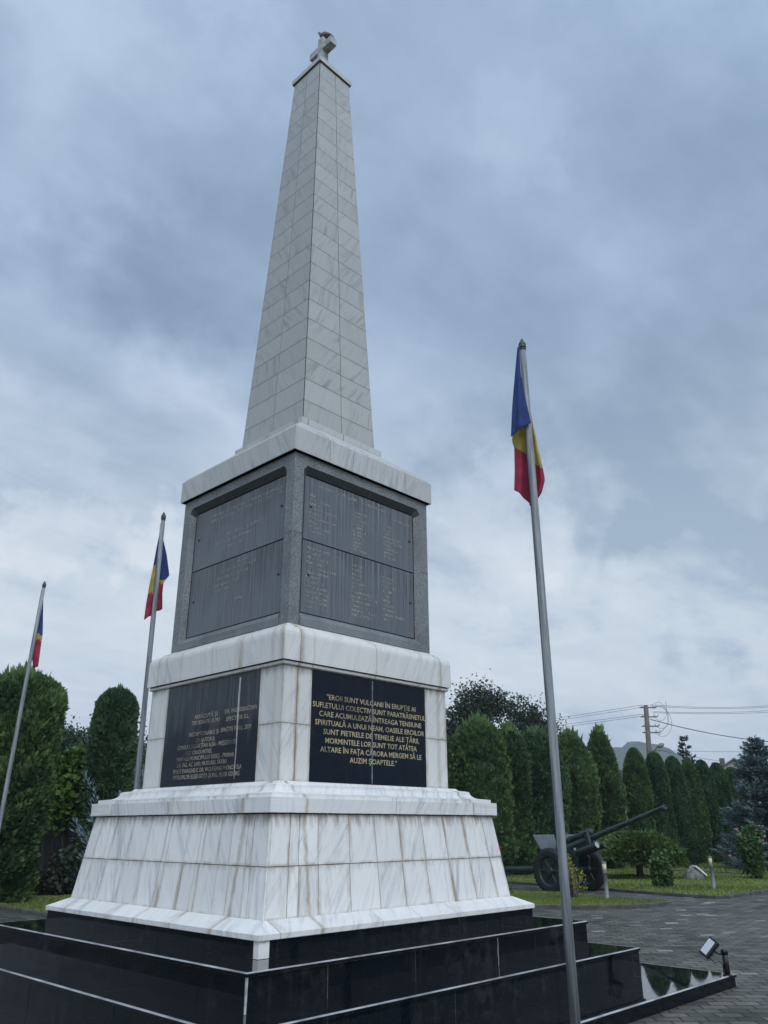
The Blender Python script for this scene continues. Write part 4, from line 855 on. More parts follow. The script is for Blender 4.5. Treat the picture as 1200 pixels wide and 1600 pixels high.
# blue juniper with reaching plumes beside the left face
def plume_shrub(loc, H, R, label, mat, seed, n=46, name='juniper_shrub', cat='juniper', blade=.1):
    o = empty(name, loc, 0, label, cat); r = np.random.default_rng(seed); Cs, Os, Ss, cv = [], [], [], []; mb = MB()
    for i in range(n):
        a = r.uniform(0, 2*PI); e = r.uniform(.5, 1.45); L = r.uniform(.65, 1)*(H*math.sin(e)**2+R*math.cos(e)**2)*1.05; s = np.linspace(0, 1, 9)
        pth = np.c_[np.cos(a)*np.cos(e)*L*s, np.sin(a)*np.cos(e)*L*s, .05+np.sin(e)*L*s*(1.05-.12*s)]; mb.tube([tuple(p) for p in pth[::2]], [.02, .015, .01, .006, .003], n=5)
        m = 240; u = r.uniform(.12, 1, m); X = np.c_[np.interp(u, s, pth[:, 0]), np.interp(u, s, pth[:, 1]), np.interp(u, s, pth[:, 2])]
        d = np.array([math.cos(a)*math.cos(e), math.sin(a)*math.cos(e), math.sin(e)]); q = r.normal(0, 1, (m, 3)); w_ = (1-u)*.16+.05
        D = unit(d*.9+q*.45); Cs.append(X+q*w_[:, None]*.75); Os.append(D*(blade*r.uniform(.6, 1.3, m))[:, None]); Ss.append(unit(np.cross(D, q))*blade*.12); cv.append(np.clip(.25+.65*u+r.normal(0, .12, m), 0, 1))
    leafmesh('foliage', np.vstack(Cs), np.vstack(Os), np.vstack(Ss), np.concatenate(cv), M[mat], o); mb.build('stem', [M['bark']], o); return o
p = at(243, 1200, 19.0); plume_shrub((p[0], p[1], .02), 3.75, 1.25, 'blue green juniper with reaching plumes behind the left flagpole', 'spruce', 31, 60, blade=.12)

def leafy(name, loc, lobes, n, size, mat, label, cat, seed, group=None, stems=None, round_=.5, fill=.5, parentonly=False):
    """lobes: (dx,dy,z,rx,ry,rz); leaves scattered through the outer shell of each lobe"""
    o = empty(name, loc, 0, label, cat, group); r = np.random.default_rng(seed); Cs = []; w_ = np.array([l[3]*l[4]*l[5] for l in lobes])**.67; w_ /= w_.sum(); sh_ = []
    for l, f in zip(lobes, w_):
        m = int(n*f); d = unit(r.normal(0, 1, (m, 3))); rr = (1-fill*r.uniform(0, 1, m)**1.6); X = d*rr[:, None]*np.array(l[3:6])+np.array(l[:3]); X *= 1
        X += d*(wob(X, 2.2/max(l[3], .3), seed+9)*.16*l[3])[:, None]; Cs.append(X); sh_.append(d)
    C = np.vstack(Cs); D0 = np.vstack(sh_); ok = C[:, 2] > .03; C = C[ok]; D0 = D0[ok]; m = len(C); cl = wob(C, 3.0, seed+4)
    D = unit(D0*.6+r.normal(0, .7, (m, 3))+np.array([0, 0, -.15])); L = size*r.uniform(.6, 1.3, m)
    leafmesh('foliage', C, D*L[:, None], unit(np.cross(D, D0*.7+r.normal(0, .6, (m, 3))))*(L*round_)[:, None], np.clip(.45+.28*cl+r.normal(0, .18, m), 0, 1), M[mat], o)
    mb = MB()
    for l in lobes:
        e = Vector(l[:3]); b0 = Vector((e.x*.25, e.y*.25, 0)); mb.tube([b0, b0.lerp(e, .5)+Vector((r.normal(0, .05), r.normal(0, .05), 0)), e+Vector((0, 0, l[5]*.4))], [max(.012, .05*l[3]), max(.009, .035*l[3]), .006], n=6)
        for q in range(5):
            d = Vector(unit(r.normal(0, 1, (1, 3)))[0]); mb.tube([e, e+Vector((d.x*l[3], d.y*l[4], abs(d.z)*l[5]))*.85], [max(.006, .02*l[3]), .003], n=5)
    mb.build('stem', [M['bark']], o); return o
# broadleaf tree behind the first thujas, airy crown
def broad_tree(loc, H, R, label, seed, nleaf=15000, leaf=.13, mat='leaf_dark', z0=.4):
    o = empty('broadleaf_tree', loc, 0, label, 'tree'); r = np.random.default_rng(seed); mb = MB(); tips = []
    def grow(p, d, L, rad_, lv):
        q = p+d*L*.5+Vector(r.normal(0, L*.05, 3)); e = p+d*L+Vector(r.normal(0, L*.06, 3)); mb.tube([p, q, e], [rad_, rad_*.8, rad_*.6], n=6, cap=False)
        if lv >= 2: tips.extend([(q.lerp(e, f), (e-p).normalized()) for f in np.linspace(0, 1, 4)])
        if lv < 5:
            for k in range(3 if lv < 4 else 2):
                nd = (d+Vector(r.normal(0, .52, 3))+Vector((0, 0, .18))).normalized(); grow(e, nd, L*r.uniform(.62, .82), rad_*.58, lv+1)
    grow(Vector((0, 0, 0)), Vector((0, 0, 1)), H*z0, .16, 0)
    T = np.array([t[0][:] for t in tips]); T[:, 2] *= H/T[:, 2].max()*.985; sc = R/np.percentile(np.hypot(T[:, 0], T[:, 1]), 92); T[:, :2] *= sc
    mb.v = [(v[0]*sc*.98, v[1]*sc*.98, v[2]*H/max(t[0].z for t in tips)*.985) for v in mb.v]
    idx = r.integers(0, len(T), nleaf); C = T[idx]+r.normal(0, .28, (nleaf, 3))
    q_ = unit(r.normal(0, 1, (nleaf, 3)))*r.uniform(.35, 1, (nleaf, 1))**.5; q_ = q_*np.array([R*1.02, R*1.02, H*.26])+np.array([0, 0, H*.72]); q_ += wob(q_, 1.8, seed+2)[:, None]*.25
    pick = (r.uniform(0, 1, nleaf) < .5) & (wob(q_, 2.6, seed+3) > -.25); C[pick] = q_[pick]; D = unit(r.normal(0, 1, (nleaf, 3))+np.array([0, 0, .2])); L = leaf*r.uniform(.6, 1.3, nleaf)
    leafmesh('crown', C, D*L[:, None], unit(np.cross(D, r.normal(0, 1, (nleaf, 3))))*(L*.3)[:, None], np.clip(.4+.3*wob(C, 1.5, seed)+r.normal(0, .2, nleaf), 0, 1), M[mat], o); mb.build('trunk', [M['bark']], o); return o
p = at(764, 1078, 37.0); broad_tree((p[0], p[1], 0), p[2]+.15, 2.4, 'airy dark broadleaf tree rising behind the first thujas', 41, 34000, .13)
p = at(118, 1128, 33.0); broad_tree((p[0], p[1], 0), p[2], 2.0, 'dark shrubby tree above the vine, between the two left thujas', 43, 22000, .12)
# round trimmed juniper with a short trunk
def mushroom(loc, R, H, label):
    o = empty('round_juniper', loc, 0, label, 'juniper'); r = np.random.default_rng(55); n = 9000
    th = r.uniform(0, 2*PI, n); u = np.sqrt(r.uniform(0, 1, n)); lobe = 1+.12*np.sin(3*th+1)+.07*np.sin(7*th)
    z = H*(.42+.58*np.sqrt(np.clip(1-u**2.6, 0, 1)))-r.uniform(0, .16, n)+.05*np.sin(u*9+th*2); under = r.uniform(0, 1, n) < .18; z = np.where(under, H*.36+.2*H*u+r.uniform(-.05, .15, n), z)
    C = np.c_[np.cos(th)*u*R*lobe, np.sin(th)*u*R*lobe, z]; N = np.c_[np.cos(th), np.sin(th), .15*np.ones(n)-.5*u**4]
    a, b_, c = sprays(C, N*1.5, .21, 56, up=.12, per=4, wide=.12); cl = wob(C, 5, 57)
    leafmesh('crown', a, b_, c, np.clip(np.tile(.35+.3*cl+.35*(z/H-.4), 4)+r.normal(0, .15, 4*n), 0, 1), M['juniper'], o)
    mb = MB(); mb.tube([(0, 0, -.03), (.02, 0, H*.3), (-.03, 0, H*.55)], [.12, .10, .09], n=10)
    for k in range(9): a_ = k*.7; mb.tube([(0, 0, H*.4), (math.cos(a_)*R*.35, math.sin(a_)*R*.35, H*.55), (math.cos(a_)*R*.8, math.sin(a_)*R*.8, H*.6)], [.05, .035, .01], n=6)
    mb.build('trunk', [M['bark']], o)
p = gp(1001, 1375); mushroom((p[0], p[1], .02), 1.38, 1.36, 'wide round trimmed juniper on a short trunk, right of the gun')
p = gp(1037, 1389); leafy('leafy_shrub', (p[0], p[1], .03), [(0, 0, .25, .27, .27, .25), (-.05, 0, .55, .24, .24, .25), (.06, .02, .8, .18, .18, .2), (.14, 0, .45, .16, .16, .2)], 900, .11, 'leaf_rose', 'small leafy shrub standing in front of the round juniper', 'shrub', 61)
p = gp(1182, 1376); rp = p
RB = leafy('rose_bush', (p[0], p[1], .03), [(0, 0, .45, .32, .32, .4), (-.3, 0, 1.05, .3, .3, .32), (.28, .1, 1.15, .34, .3, .36), (0, -.1, 1.3, .3, .3, .3), (-.1, 0, .8, .38, .38, .3)], 3400, .10, 'leaf_rose', 'rose bush with pale pink blooms at the right edge', 'rose bush', 63)
def bloom(parent, loc, r_, mat):
    mb = MB(); rr = random.Random(int(loc[2]*1000))
    for q in range(12):
        a = q*2.4; R2 = r_*(.25+.06*q); d = Vector((math.cos(a), math.sin(a), 0)); s = Vector((-d.y, d.x, 0)); c = Vector(loc)
        mb.face([c+Vector((0, 0, -r_*.5)), c+d*R2*.8-s*r_*.45, c+d*R2+Vector((0, 0, r_*.6-.03*r_*q)), c+d*R2*.8+s*r_*.45], smooth=True)
    mb.lathe([(.001, -r_*.6), (r_*.35, -r_*.2), (r_*.4, .1*r_), (.001, r_*.4)], loc, n=8); return mb.build('blossom', [mat], parent)
rt = Vector((R_[0], R_[1], 0))
for dx, z in ((-.45, 1.60), (-.36, 1.45), (-.3, 1.36), (.12, 1.6), (.22, 1.56), (-.78, .80), (.34, 1.25), (.0, 1.45)): bloom(RB, rt*dx+Vector((-.12, -.1, z-.1)), .075, M['petal_pink'])
# red rose just beyond the right edge of the base
p = at(782, 1325, 17.0); RR = leafy('rose_bush', (p[0]-.05, p[1]+.02, 0), [(0, 0, .35, .25, .25, .3), (-.15, .1, .7, .2, .2, .2)], 700, .07, 'leaf_rose', 'rose bush with one red bloom peeping past the right edge of the marble base', 'rose bush', 67)
mb = MB(); mb.tube([(0, 0, 0), (.02, .0, .6), (.05, -.02, p[2]-.03)], [.01, .008, .004], n=6); mb.build('stem', [M['leaf_rose']], RR); bloom(RR, (.05, -.02, p[2]), .055, M['petal_red'])
# pollarded stump with yellow-green shoots
p = gp(899, 1408); ST = empty('pollarded_shrub', (p[0], p[1], .02), 0, 'cut back bush with yellow green shoots behind the nearest flagpole', 'bush')
mb = MB(); r = np.random.default_rng(71); tips = []
for k in range(9):
    a = r.uniform(0, 2*PI); rr_ = r.uniform(.02, .10); h = r.uniform(.35, .85); q = Vector((math.cos(a)*rr_, math.sin(a)*rr_, 0)); e = q*1.6+Vector((0, 0, h)); mb.tube([q*.8, q+Vector((0, 0, h*.5)), e], [.045, .035, .02], n=7); tips.append(e)
for sgn, h in ((1, .30), (-1, .34)): e = rt*.2*sgn+Vector((0, 0, h+.12)); mb.tube([Vector((0, 0, .25)), rt*.12*sgn+Vector((0, 0, .36)), e], [.03, .022, .012], n=6); tips += [e]*2
mb.build('stem', [M['wood']], ST)
n = 560; idx = r.integers(0, len(tips), n); T = np.array([t[:] for t in tips]); u = r.uniform(-.35, .18, n); C = T[idx]+np.c_[r.normal(0, .045, (n, 2)), u]; C[:, 2] = np.maximum(C[:, 2], .25); D = unit(r.normal(0, .6, (n, 3))+np.array([0, 0, .5])); L = r.uniform(.04, .08, n)
leafmesh('foliage', C, D*L[:, None], unit(np.cross(D, r.normal(0, 1, (n, 3))))*(L*.35)[:, None], r.uniform(0, 1, n), M['leaf_yellow'], ST)
# left: vine over the concrete fence, ivy at its foot
def fence_wall(p0, p1, h, nrow, label, name='concrete_fence', matn='concrete'):
    p0 = Vector((p0[0], p0[1], 0)); p1 = Vector((p1[0], p1[1], 0)); d = (p1-p0); L = d.length; o = empty(name, p0, math.atan2(d.y, d.x), label, 'fence'); n = max(1, round(L/2.05)); w_ = L/n
    for i in range(n):
        mb = MB()
        for j in range(nrow): mb.box((w_*(i+.5), 0, h*(j+.5)/nrow), (w_-.12, .06, h/nrow-.012), 0, ch=.008)
        mb.box((w_*(i+.5), .0, h/2), (w_-.13, .03, h-.02), 0)
        mb.build('fence_panel', [M[matn]], o)
    for i in range(n+1): mb = MB(); mb.box((w_*i, 0, h/2+.03), (.13, .14, h+.06), 0, ch=.01); mb.build('fence_post', [M[matn]], o)
    return o
a, b_ = at(-60, 1300, 25.5), at(330, 1300, 29.5); fence_wall(a, b_, 2.25, 5, 'grey concrete panel fence half hidden between the two left thujas')
vp = at(112, 1220, 25.6); leafy('climbing_vine', (vp[0], vp[1], .0), [(0, 0, 2.5, 1.0, .35, .55), (-.9, .2, 2.4, .8, .3, .5), (.9, -.1, 2.55, .8, .35, .55), (.2, 0, 3.15, .8, .4, .6), (-.5, .1, 3.0, .6, .4, .5), (.9, 0, 3.0, .5, .4, .5), (-.2, 0, 2.1, .9, .25, .5), (.75, -.1, 1.7, .3, .2, .5)], 8500, .16, 'leaf_green', 'bright green vine spilling over the concrete fence at the left', 'vine', 81, round_=.55)
vp = at(108, 1372, 23.6); leafy('ivy_bush', (vp[0], vp[1], 0), [(0, 0, .55, .6, .45, .6), (.7, 0, .8, .5, .45, .9), (-.4, 0, .35, .4, .4, .4), (1.1, .2, 1.5, .45, .4, 1.0)], 6000, .10, 'leaf_dark', 'dark ivy bush at the foot of the concrete fence', 'bush', 83, round_=.5)
# trees beyond the left fence, in gaps
p = at(232, 1145, 36); broad_tree((p[0], p[1], 0), p[2]-.2, 1.4, 'dark shrub glimpsed between the flagpole and the plaque storey', 47, 6000, .12)

# ------------------------------------------------------------------ bollard lights, memorial stone
def bollard(px, py, label):
    p = gp(px, py); o = empty('bollard_light', (p[0], p[1], .02), 0, label, 'bollard light', 'bollard lights on the lawns')
    mb = MB(); mb.lathe([(.075, 0), (.075, .015), (.046, .02), (.046, .60), (.05, .602), (.05, .615)], n=18); mb.build('post', [M['boll']], o)
    mb = MB(); mb.lathe([(.047, .615), (.047, .81)], n=18); mb.build('lens', [M['cream_lens']], o)
    mb = MB(); mb.lathe([(.052, .81), (.052, .835), (.035, .845), (.001, .846)], n=18); mb.build('cap', [M['boll']], o); return o
bollard(949.5, 1411, 'grey bollard light with cream lens on the small lawn near the steps'); bollard(1116.5, 1393, 'grey bollard light with cream lens beside the memorial stone')
p = gp(1085, 1376); SN = empty('memorial_stone', (p[0], p[1], .02), math.radians(-35), 'grey boulder with a tilted white slab lying on the lawn', 'stone')
mb = MB(); r = np.random.default_rng(91); P = []
for i in range(8):
    t = i/7; P.append([(math.cos(a)*.36*(1-t**2.2*.85)*(1+.12*math.sin(2*a+1)+r.normal(0, .04)), math.sin(a)*.27*(1-t**2.2*.85)*(1+r.normal(0, .05)), t*.46-.02) for a in np.linspace(0, 2*PI, 13)[:-1]])
mb.grid(P, 0, close_u=True, smooth=False, cap=True); mb.build('boulder', [M['stone']], SN)
Mt = Matrix.Rotation(math.radians(38), 3, 'Y'); mb = MB(); mb.box((.17, -.04, .27), (.46, .36, .06), 0, Mt, ch=.015); mb.build('slab', [M['stone_white']], SN)

# ------------------------------------------------------------------ field gun, local +x forward, +y to its left
GN = empty('field_gun', (13.84, 5.05, 0), math.radians(-96.5), 'dark green field gun with two wheels and raised barrel on the paved path', 'field gun')
mr = 0.54
for s in (-1, 1):
    y = s*.80
    mb = MB(); mb.lathe([(.36, -.075), (.47, -.088), (.525, -.075), (.545, -.04), (.55, 0), (.545, .04), (.525, .075), (.47, .088), (.36, .075), (.345, 0), (.36, -.075)], (0, 0, 0), (0, 1, 0), n=40, cap=False)
    for q in range(36): a_ = q*2*PI/36; mb.box((math.cos(a_)*.55, 0, math.sin(a_)*.55), (.014, .13, .035), 0, Matrix.Rotation(-a_, 3, 'Y'))
    ty = mb.build('wheel', [M['rubber']], GN, (0, y, mr)); 
    mb = MB(); mb.lathe([(.36, -.06), (.335, -.05), (.33, .05), (.36, .06)], (0, 0, 0), (0, 1, 0), n=32, cap=False); mb.lathe([(.335, -.012), (.335, .012)], (0, 0, 0), (0, 1, 0), n=32)
    for q in range(6): a_ = q*PI/3; mb.box((math.cos(a_)*.21, -s*.0, math.sin(a_)*.21), (.25, .07, .05), 0, Matrix.Rotation(-a_, 3, 'Y'), ch=.01)
    mb.build('rim', [M['hub_metal']], ty)
    mb = MB(); mb.lathe([(.10, -.09), (.11, -.05), (.11, .05), (.10, .09), (.05, .11)], (0, 0, 0), (0, 1, 0), n=20); mb.build('hub', [M['gun']], ty)
mb = MB(); mb.tube([(0, -.80, mr), (0, .80, mr)], .06, n=14); mb.box((-.05, 0, .62), (.42, .62, .26), 0, ch=.03); mb.box((.05, 0, .82), (.30, .42, .22), 0, ch=.02); mb.build('axle', [M['gun']], GN)
for s in (-1, 1):
    mb = MB(); Mz = Matrix.Rotation(math.radians(-s*4), 3, 'Z'); mb.tube([(-.2, s*.32, .55), (-1.0, s*.36, .52), (-2.6, s*.46, .47), (-3.15, s*.50, .42)], [.085, .085, .075, .06], n=12)
    mb.box((-3.2, s*.50, .24), (.06, .26, .50), 0, ch=.01); mb.build('trail', [M['gun']], GN)
    mb = MB(); pts = [(-.35, .62), (.42, .62), (.50, .84), (.18, 1.12), (-.18, 1.12)]; y0, y1 = s*.23, s*.27
    mb.face([(a, y0, c) for a, c in pts]); mb.face([(a, y1, c) for a, c in pts][::-1])
    for (a, c), (a2, c2) in zip(pts, pts[1:]+pts[:1]): mb.face([(a, y0, c), (a2, y0, c2), (a2, y1, c2), (a, y1, c)])
    mb.build('side_plate', [M['gun']], GN)
# shield, leaning back, in two halves
sx = -.12
for s in (-1, 1):
    mb = MB(); P = [(sx, s*.20, .66), (sx, s*.66, .72), (sx-.05, s*.78, .86), (sx-.24, s*1.0, 1.42), (sx-.24, s*.13, 1.42), (sx-.08, s*.13, 1.0)]
    mb.face(P); mb.face([(a-.012, b2, c) for a, b2, c in P][::-1])
    for p_, q_ in zip(P, P[1:]+P[:1]): mb.face([p_, q_, (q_[0]-.012, *q_[1:]), (p_[0]-.012, *p_[1:])])
    sh_ = mb.build('shield', [M['gun_shield']], GN)
    mb = MB()
    for dy, dz, r_ in ((.70, 1.18, .026), (.55, 1.12, .026), (.62, 1.06, .018), (.80, 1.24, .016)): mb.lathe([(r_, 0), (r_, .012), (r_*.5, .016)], (sx-.05-(dz-.9)*.38, s*dy, dz-.1), (1, 0, .3), n=8)
    mb.build('bolt', [M['gun']], sh_)
el = math.radians(17.5); ux = Vector((math.cos(el), 0, math.sin(el))); piv = Vector((.05, 0, 1.10)); un = Vector((-math.sin(el), 0, math.cos(el)))
T_ = lambda a, y, c: piv+ux*a+un*c+Vector((0, y, 0))
mb = MB(); mb.lathe([(.10, -.75), (.125, -.70), (.125, -.30), (.105, -.28), (.10, .55), (.075, .62), (.068, 1.4), (.060, 2.4), (.055, 3.10), (.066, 3.12), (.066, 3.20), (.04, 3.205), (.038, 3.05)], piv, ux, n=24)
mb.build('barrel', [M['gun']], GN)
mb = MB(); mb.lathe([(.07, -.35), (.085, -.3), (.085, .78), (.075, .84), (.05, .86)], T_(0, 0, .16), ux, n=18)
for a_ in (.1, .5, .74): mb.lathe([(.098, 0), (.098, .05)], T_(a_, 0, .16), ux, n=18)
mb.build('recuperator', [M['gun']], GN)
Mc = Matrix((ux, Vector((0, 1, 0)), un)).transposed()
mb = MB(); mb.box(T_(.15, 0, -.16), (1.5, .20, .16), 0, Mc, ch=.02); mb.box(T_(.72, 0, .0), (.16, .24, .42), 0, Mc, ch=.03); mb.box(T_(-.1, 0, .02), (.2, .26, .36), 0, Mc, ch=.02); mb.build('cradle', [M['gun']], GN)
for y_ in (-.17,):
    mb = MB(); mb.lathe([(.05, -.25), (.085, -.22), (.085, .98), (.078, 1.0)], T_(0, y_, -.24), ux, n=18); eq = mb.build('equilibrator', [M['gun']], GN)
    mb = MB(); mb.lathe([(.075, 0), (.082, .012), (.045, .02), (.04, .005)], T_(1.0, y_, -.24), ux, n=18); mb.build('end_cap', [M['pale_ring']], eq)
    mb = MB(); mb.lathe([(.035, 0), (.035, .02)], T_(.36, y_-.1, -.15), (0, -1, 0), n=10); mb.build('end_cap', [M['pale_ring']], eq)
mb = MB(); mb.lathe([(.055, -.25), (.07, -.22), (.07, .98), (.06, 1.0)], T_(0, .17, -.24), ux, n=18); mb.build('equilibrator', [M['gun']], GN)
mb = MB(); mb.lathe([(.13, -.01), (.13, .01)], (-.25, .42, 1.0), (0, 1, 0), n=18); mb.tube([(-.25, .3, 1.0), (-.25, .45, 1.0)], .02, n=8); mb.build('hand_wheel', [M['gun']], GN)
mb = MB(); mb.tube([(-.5, -.45, .92), (-.38, -.62, .80)], .02, n=8); mb.tube([(-.5, -.45, .92), (-.62, -.40, .98)], .018, n=8); mb.build('lever', [M['gun']], GN)

# ------------------------------------------------------------------ beyond the hedge: shed, power pole, wires, house, hill
a, b_ = at(930, 1300, 50), at(1010, 1300, 52); d_ = Vector((b_[0]-a[0], b_[1]-a[1], 0)); HS = at(970, 1199, 50)[2]; HW = at(970, 1258, 50)[2]; Lw = d_.length
SH = empty('garden_shed', (a[0], a[1], 0), math.atan2(d_.y, d_.x), 'grey rendered shed with louvred boards and old tiled roof seen in the thuja gap', 'shed')
mb = MB(); mb.box((Lw/2, 2, HW/2), (Lw+2, 4, HW), 0); mb.build('wall', [M['plaster']], SH)
mb = MB(); nb_ = 4; hb_ = (HS-HW)*.55
for j in range(nb_): mb.box((Lw/2, -.02-.03*j, HW+hb_*(j+.5)/nb_), (Lw+2, .10, hb_/nb_*.6), 0, Matrix.Rotation(.25, 3, 'X'))
mb.box((Lw/2, 1.9, HW+hb_/2), (Lw+2, 3.7, hb_), 1); mb.build('louvre_boards', [M['wood'], M['grout_dark']], SH)
mb = MB(); z0_ = HW+hb_; 
for j in range(7): mb.box((Lw/2, -.25+j*.32, z0_+.05+j*(HS-HW)*.45/7), (Lw+2.4, .40, .07), 0, Matrix.Rotation(.3, 3, 'X'))
for i_ in range(30): mb.box((-.9+i_*(Lw+1.9)/29, .7, z0_+.15+(HS-HW)*.2), (.05, 2.2, .06), 0, Matrix.Rotation(math.atan((HS-HW)*.45/2.2), 3, 'X'))
mb.build('roof', [M['roof']], SH)
pt = at(1009, 1102, 56); pb = at(1022, 1300, 56); PP = empty('power_pole', (pb[0], pb[1], 0), 0, 'weathered wooden power pole with insulators rising behind the clipped thujas', 'power pole')
top = Vector((pt[0]-pb[0], pt[1]-pb[1], pt[2]))
mb = MB(); mb.tube([(0, 0, 0), top*.5, top], [.19, .17, .15], n=12); mb.build('mast', [M['wood']], PP)
rtv = Vector((R_[0], R_[1], 0)); arms = []
for dz in (.15, .75, 1.35, 1.75):
    c = top-Vector((0, 0, dz)); mb = MB(); mb.box(c+rtv*.12, (1.1, .07, .07), 0, Matrix.Rotation(math.atan2(rtv.y, rtv.x), 3, 'Z')); arm = mb.build('crossarm', [M['wood']], PP)
    for s in (-.35, .38, .62):
        mb = MB(); q = c+rtv*(s+.1); mb.lathe([(.02, .03), (.05, .05), (.06, .09), (.035, .11), (.05, .14), (.02, .18)], q, n=10); mb.build('insulator', [M['porcelain']], arm); arms.append(q)
mb = MB()
for rr_, cz in ((.75, .75), (.95, 1.05), (.6, .4)):
    c = top-Vector((0, 0, cz))+rtv*.85; pts = [c+rtv*math.cos(a_)*rr_*.75+Vector((0, 0, math.sin(a_)*rr_)) for a_ in np.linspace(-2.4, 2.2, 22)]; mb.tube(pts, .010, n=5)
mb.tube([top+rtv*1.35+Vector((0, 0, .25)), top+rtv*1.33-Vector((0, 0, 1.2)), top+rtv*.6-Vector((0, 0, 1.9))], .014, n=6)
mb.build('jumper_wire', [M['wire']], PP)
lc = top-Vector((0, 0, 2.75)); LP = empty('street_lamp', Vector((pb[0], pb[1], 0))+lc, 0, 'small grey street lamp fixed to the wooden power pole', 'street lamp')
mb = MB(); mb.tube([(0, 0, -.5), rtv*.25+Vector((0, 0, -.1)), rtv*.45+Vector((0, 0, .1))], .03, n=8); mb.build('arm', [M['black_metal']], LP)
mb = MB(); loft(mb, [(rtv*.4+Vector((0, 0, .05)), .04, .04), (rtv*.5+Vector((0, 0, .12)), .14, .12), (rtv*.68+Vector((0, 0, .2)), .18, .15), (rtv*.85+Vector((0, 0, .27)), .1, .08)]); mb.build('lamp_head', [M['boll']], LP)
def wire(pp, label, r_=.012, sag=.0):
    a, b_ = Vector(pp[0]), Vector(pp[1]); mb = MB(); pts = [a.lerp(b_, t)-a-Vector((0, 0, sag*4*t*(1-t))) for t in np.linspace(0, 1, 14)]; mb.tube(pts, r_, n=5)
    o = mb.build('overhead_wire', [M['wire']], None, a); return tag(o, label, 'wire', 'overhead wires')
W0 = Vector((pb[0], pb[1], 0))+top
WL = [((1004, 1101.5, 56), (640, 1158, 75), 'topmost overhead wire left of the power pole', .0), ((1004, 1105, 56), (640, 1162, 75), 'second overhead wire left of the power pole', .0), ((1004, 1116, 56), (640, 1164, 75), 'third overhead wire left of the power pole', 0), ((1004, 1119, 56), (640, 1169, 75), 'lowest overhead wire left of the power pole', 0),
      ((1016, 1101, 56), (1330, 1085, 70), 'topmost overhead wire right of the power pole', .5), ((1016, 1103, 56), (1330, 1087, 70), 'second overhead wire right of the power pole', .5), ((1020, 1112, 56), (1330, 1098, 70), 'third overhead wire right of the power pole', .3), ((1020, 1113.5, 56), (1330, 1101, 70), 'fourth overhead wire right of the power pole', .3),
      ((1016, 1124, 56), (1330, 1163, 60), 'dark service cable dropping to the right from the power pole', .5), ((1018, 1173, 57), (1330, 1177, 95), 'upper thin wire just above the clipped thujas', 0), ((1018, 1170, 57), (1330, 1199, 80), 'lower thin wire dipping behind the blue spruce', .5)]
for a_, b2, lb, sg in WL: wire((at(*a_), at(*b2)), lb, .026 if 'service' in lb else .012, sg)
# house gable beyond the right end
hp = at(1150, 1210, 95); hz_ = at(1147, 1188, 95)[2]; HO = empty('house', (hp[0], hp[1], 0), math.atan2(R_[1], R_[0])-.30, 'cream house gable with red brown roof beyond the clipped thujas', 'house')
mb = MB(); e_ = hz_-1.2; w_ = 1.9
mb.face([(-w_, 0, 0), (w_, 0, 0), (w_, 0, e_), (0, 0, hz_), (-w_, 0, e_)]); mb.face([(-w_, 9, 0), (w_, 9, 0), (w_, 9, e_), (0, 9, hz_), (-w_, 9, e_)][::-1]); mb.face([(w_, 0, 0), (w_, 9, 0), (w_, 9, e_), (w_, 0, e_)]); mb.face([(-w_, 9, 0), (-w_, 0, 0), (-w_, 0, e_), (-w_, 9, e_)])
mb.build('wall', [M['cream']], HO)
mb = MB()
for s in (-1, 1):
    a0, a1 = Vector((0, -.5, hz_+.06)), Vector((s*(w_+.5), -.5, e_-.28)); q = [a0, a1, a1+Vector((0, 10, 0)), a0+Vector((0, 10, 0))]; th_ = Vector((0, 0, .18))
    mb.face(q); mb.face([v+th_ for v in q][::-1]); mb.face([a0, a1, a1+th_, a0+th_]); mb.face([a1, a1+Vector((0, 10, 0)), a1+Vector((0, 10, 0))+th_, a1+th_])
rf = mb.build('roof', [M['roof']], HO); mb = MB(); mb.box((-.9, 3, hz_-.2), (.5, .5, 1.3)); mb.build('chimney', [M['roof']], rf)
mb = MB(); mb.box((0, -.02, e_-.7), (1.0, .08, 1.1)); wn = mb.build('window', [M['wood']], HO); mb = MB(); mb.box((0, -.07, e_-.7), (.84, .02, .94)); mb.build('pane', [M['lamp_glass']], wn)
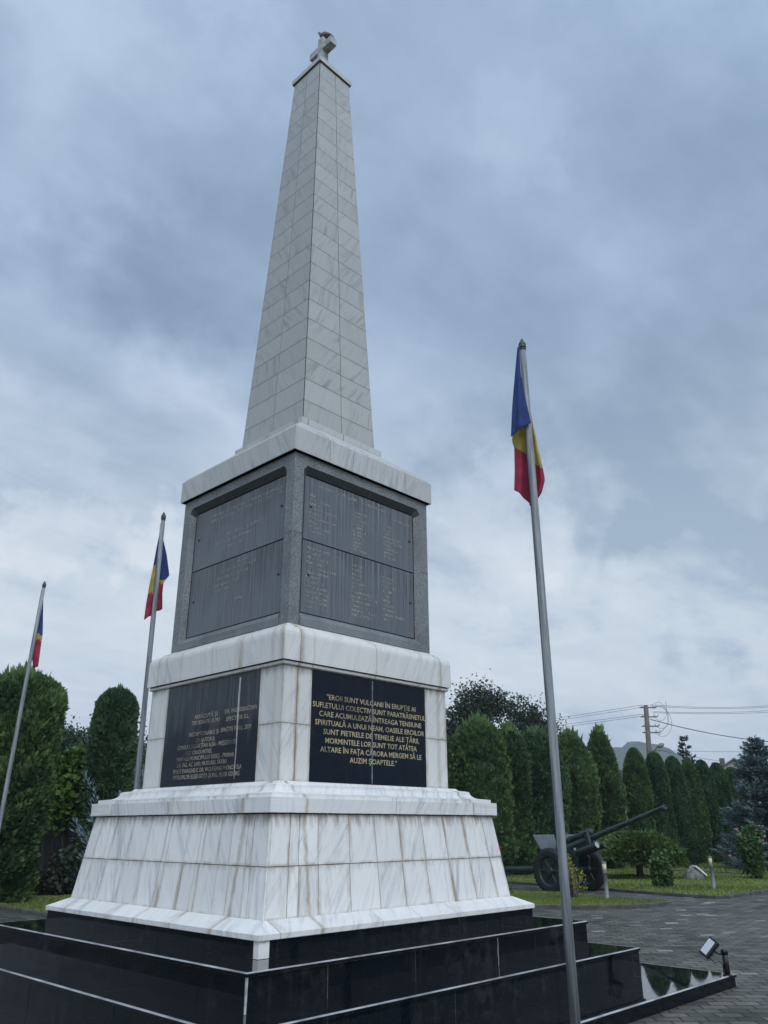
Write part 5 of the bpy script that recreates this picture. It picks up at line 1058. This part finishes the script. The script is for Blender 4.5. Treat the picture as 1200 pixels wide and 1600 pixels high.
# hill
def hill_mat():
    t = NT('wooded_hill', .95, .1); n = t.noise(t.coord(), .03, 6, .7); n2 = t.noise(t.coord(), .006, 4); c = t.mix(t.ramp(n, .35, .65), (.022, .045, .024), (.055, .085, .045)); t.col(t.mix(t.ramp(n2, .5, .6), c, (.06, .085, .04))); t.bump(n, 1, 6); return t.mat
M['hill'] = hill_mat()
prof = [(-900, 1262), (-500, 1225), (-200, 1208), (60, 1205), (300, 1196), (560, 1190), (700, 1176), (800, 1164), (865, 1163), (900, 1169), (945, 1168), (975, 1166.5), (993, 1165), (1010, 1167), (1040, 1172), (1062, 1180), (1080, 1186), (1110, 1193), (1160, 1202), (1260, 1222), (1500, 1262)]
mb = MB(); P = []; D0 = 1350; r = np.random.default_rng(5)
rows = [(.62, 0.0), (.72, .32), (.82, .62), (.92, .88), (1.0, 1.0), (1.1, .8), (1.3, .3)]
xs = np.linspace(-900, 1500, 260); ys = np.interp(xs, [p[0] for p in prof], [p[1] for p in prof])
for f, k in rows:
    row = []
    for x, y in zip(xs, ys):
        tp = at(x, y, D0); v = np.array([tp[0]-CAM[0], tp[1]-CAM[1]])*f; row.append((CAM[0]+v[0], CAM[1]+v[1], max(-5, tp[2]*k*(1+.06*math.sin(x*.03+f*9))+(r.normal(0, 1.6) if k else -2))))
    P.append(row)
mb.grid(P, 0, smooth=True); tag(mb.build('wooded_hill', [M['hill']]), kind='structure')
# air
mb = MB(); mb.box((450, 450, 108), (4200, 4200, 222)); hz = mb.build('haze', [M['hill']]); hz.data.materials.clear()
hm_ = bpy.data.materials.new('air'); hm_.use_nodes = True; nt = hm_.node_tree; nt.nodes.clear(); ou = nt.nodes.new('ShaderNodeOutputMaterial'); pv = nt.nodes.new('ShaderNodeVolumePrincipled')
pv.inputs['Density'].default_value = .00036; pv.inputs['Color'].default_value = (.80, .88, 1, 1); nt.links.new(pv.outputs[0], ou.inputs['Volume']); hz.data.materials.append(hm_)
tag(hz, 'pale bluish air over the whole place', 'haze', kind='stuff')
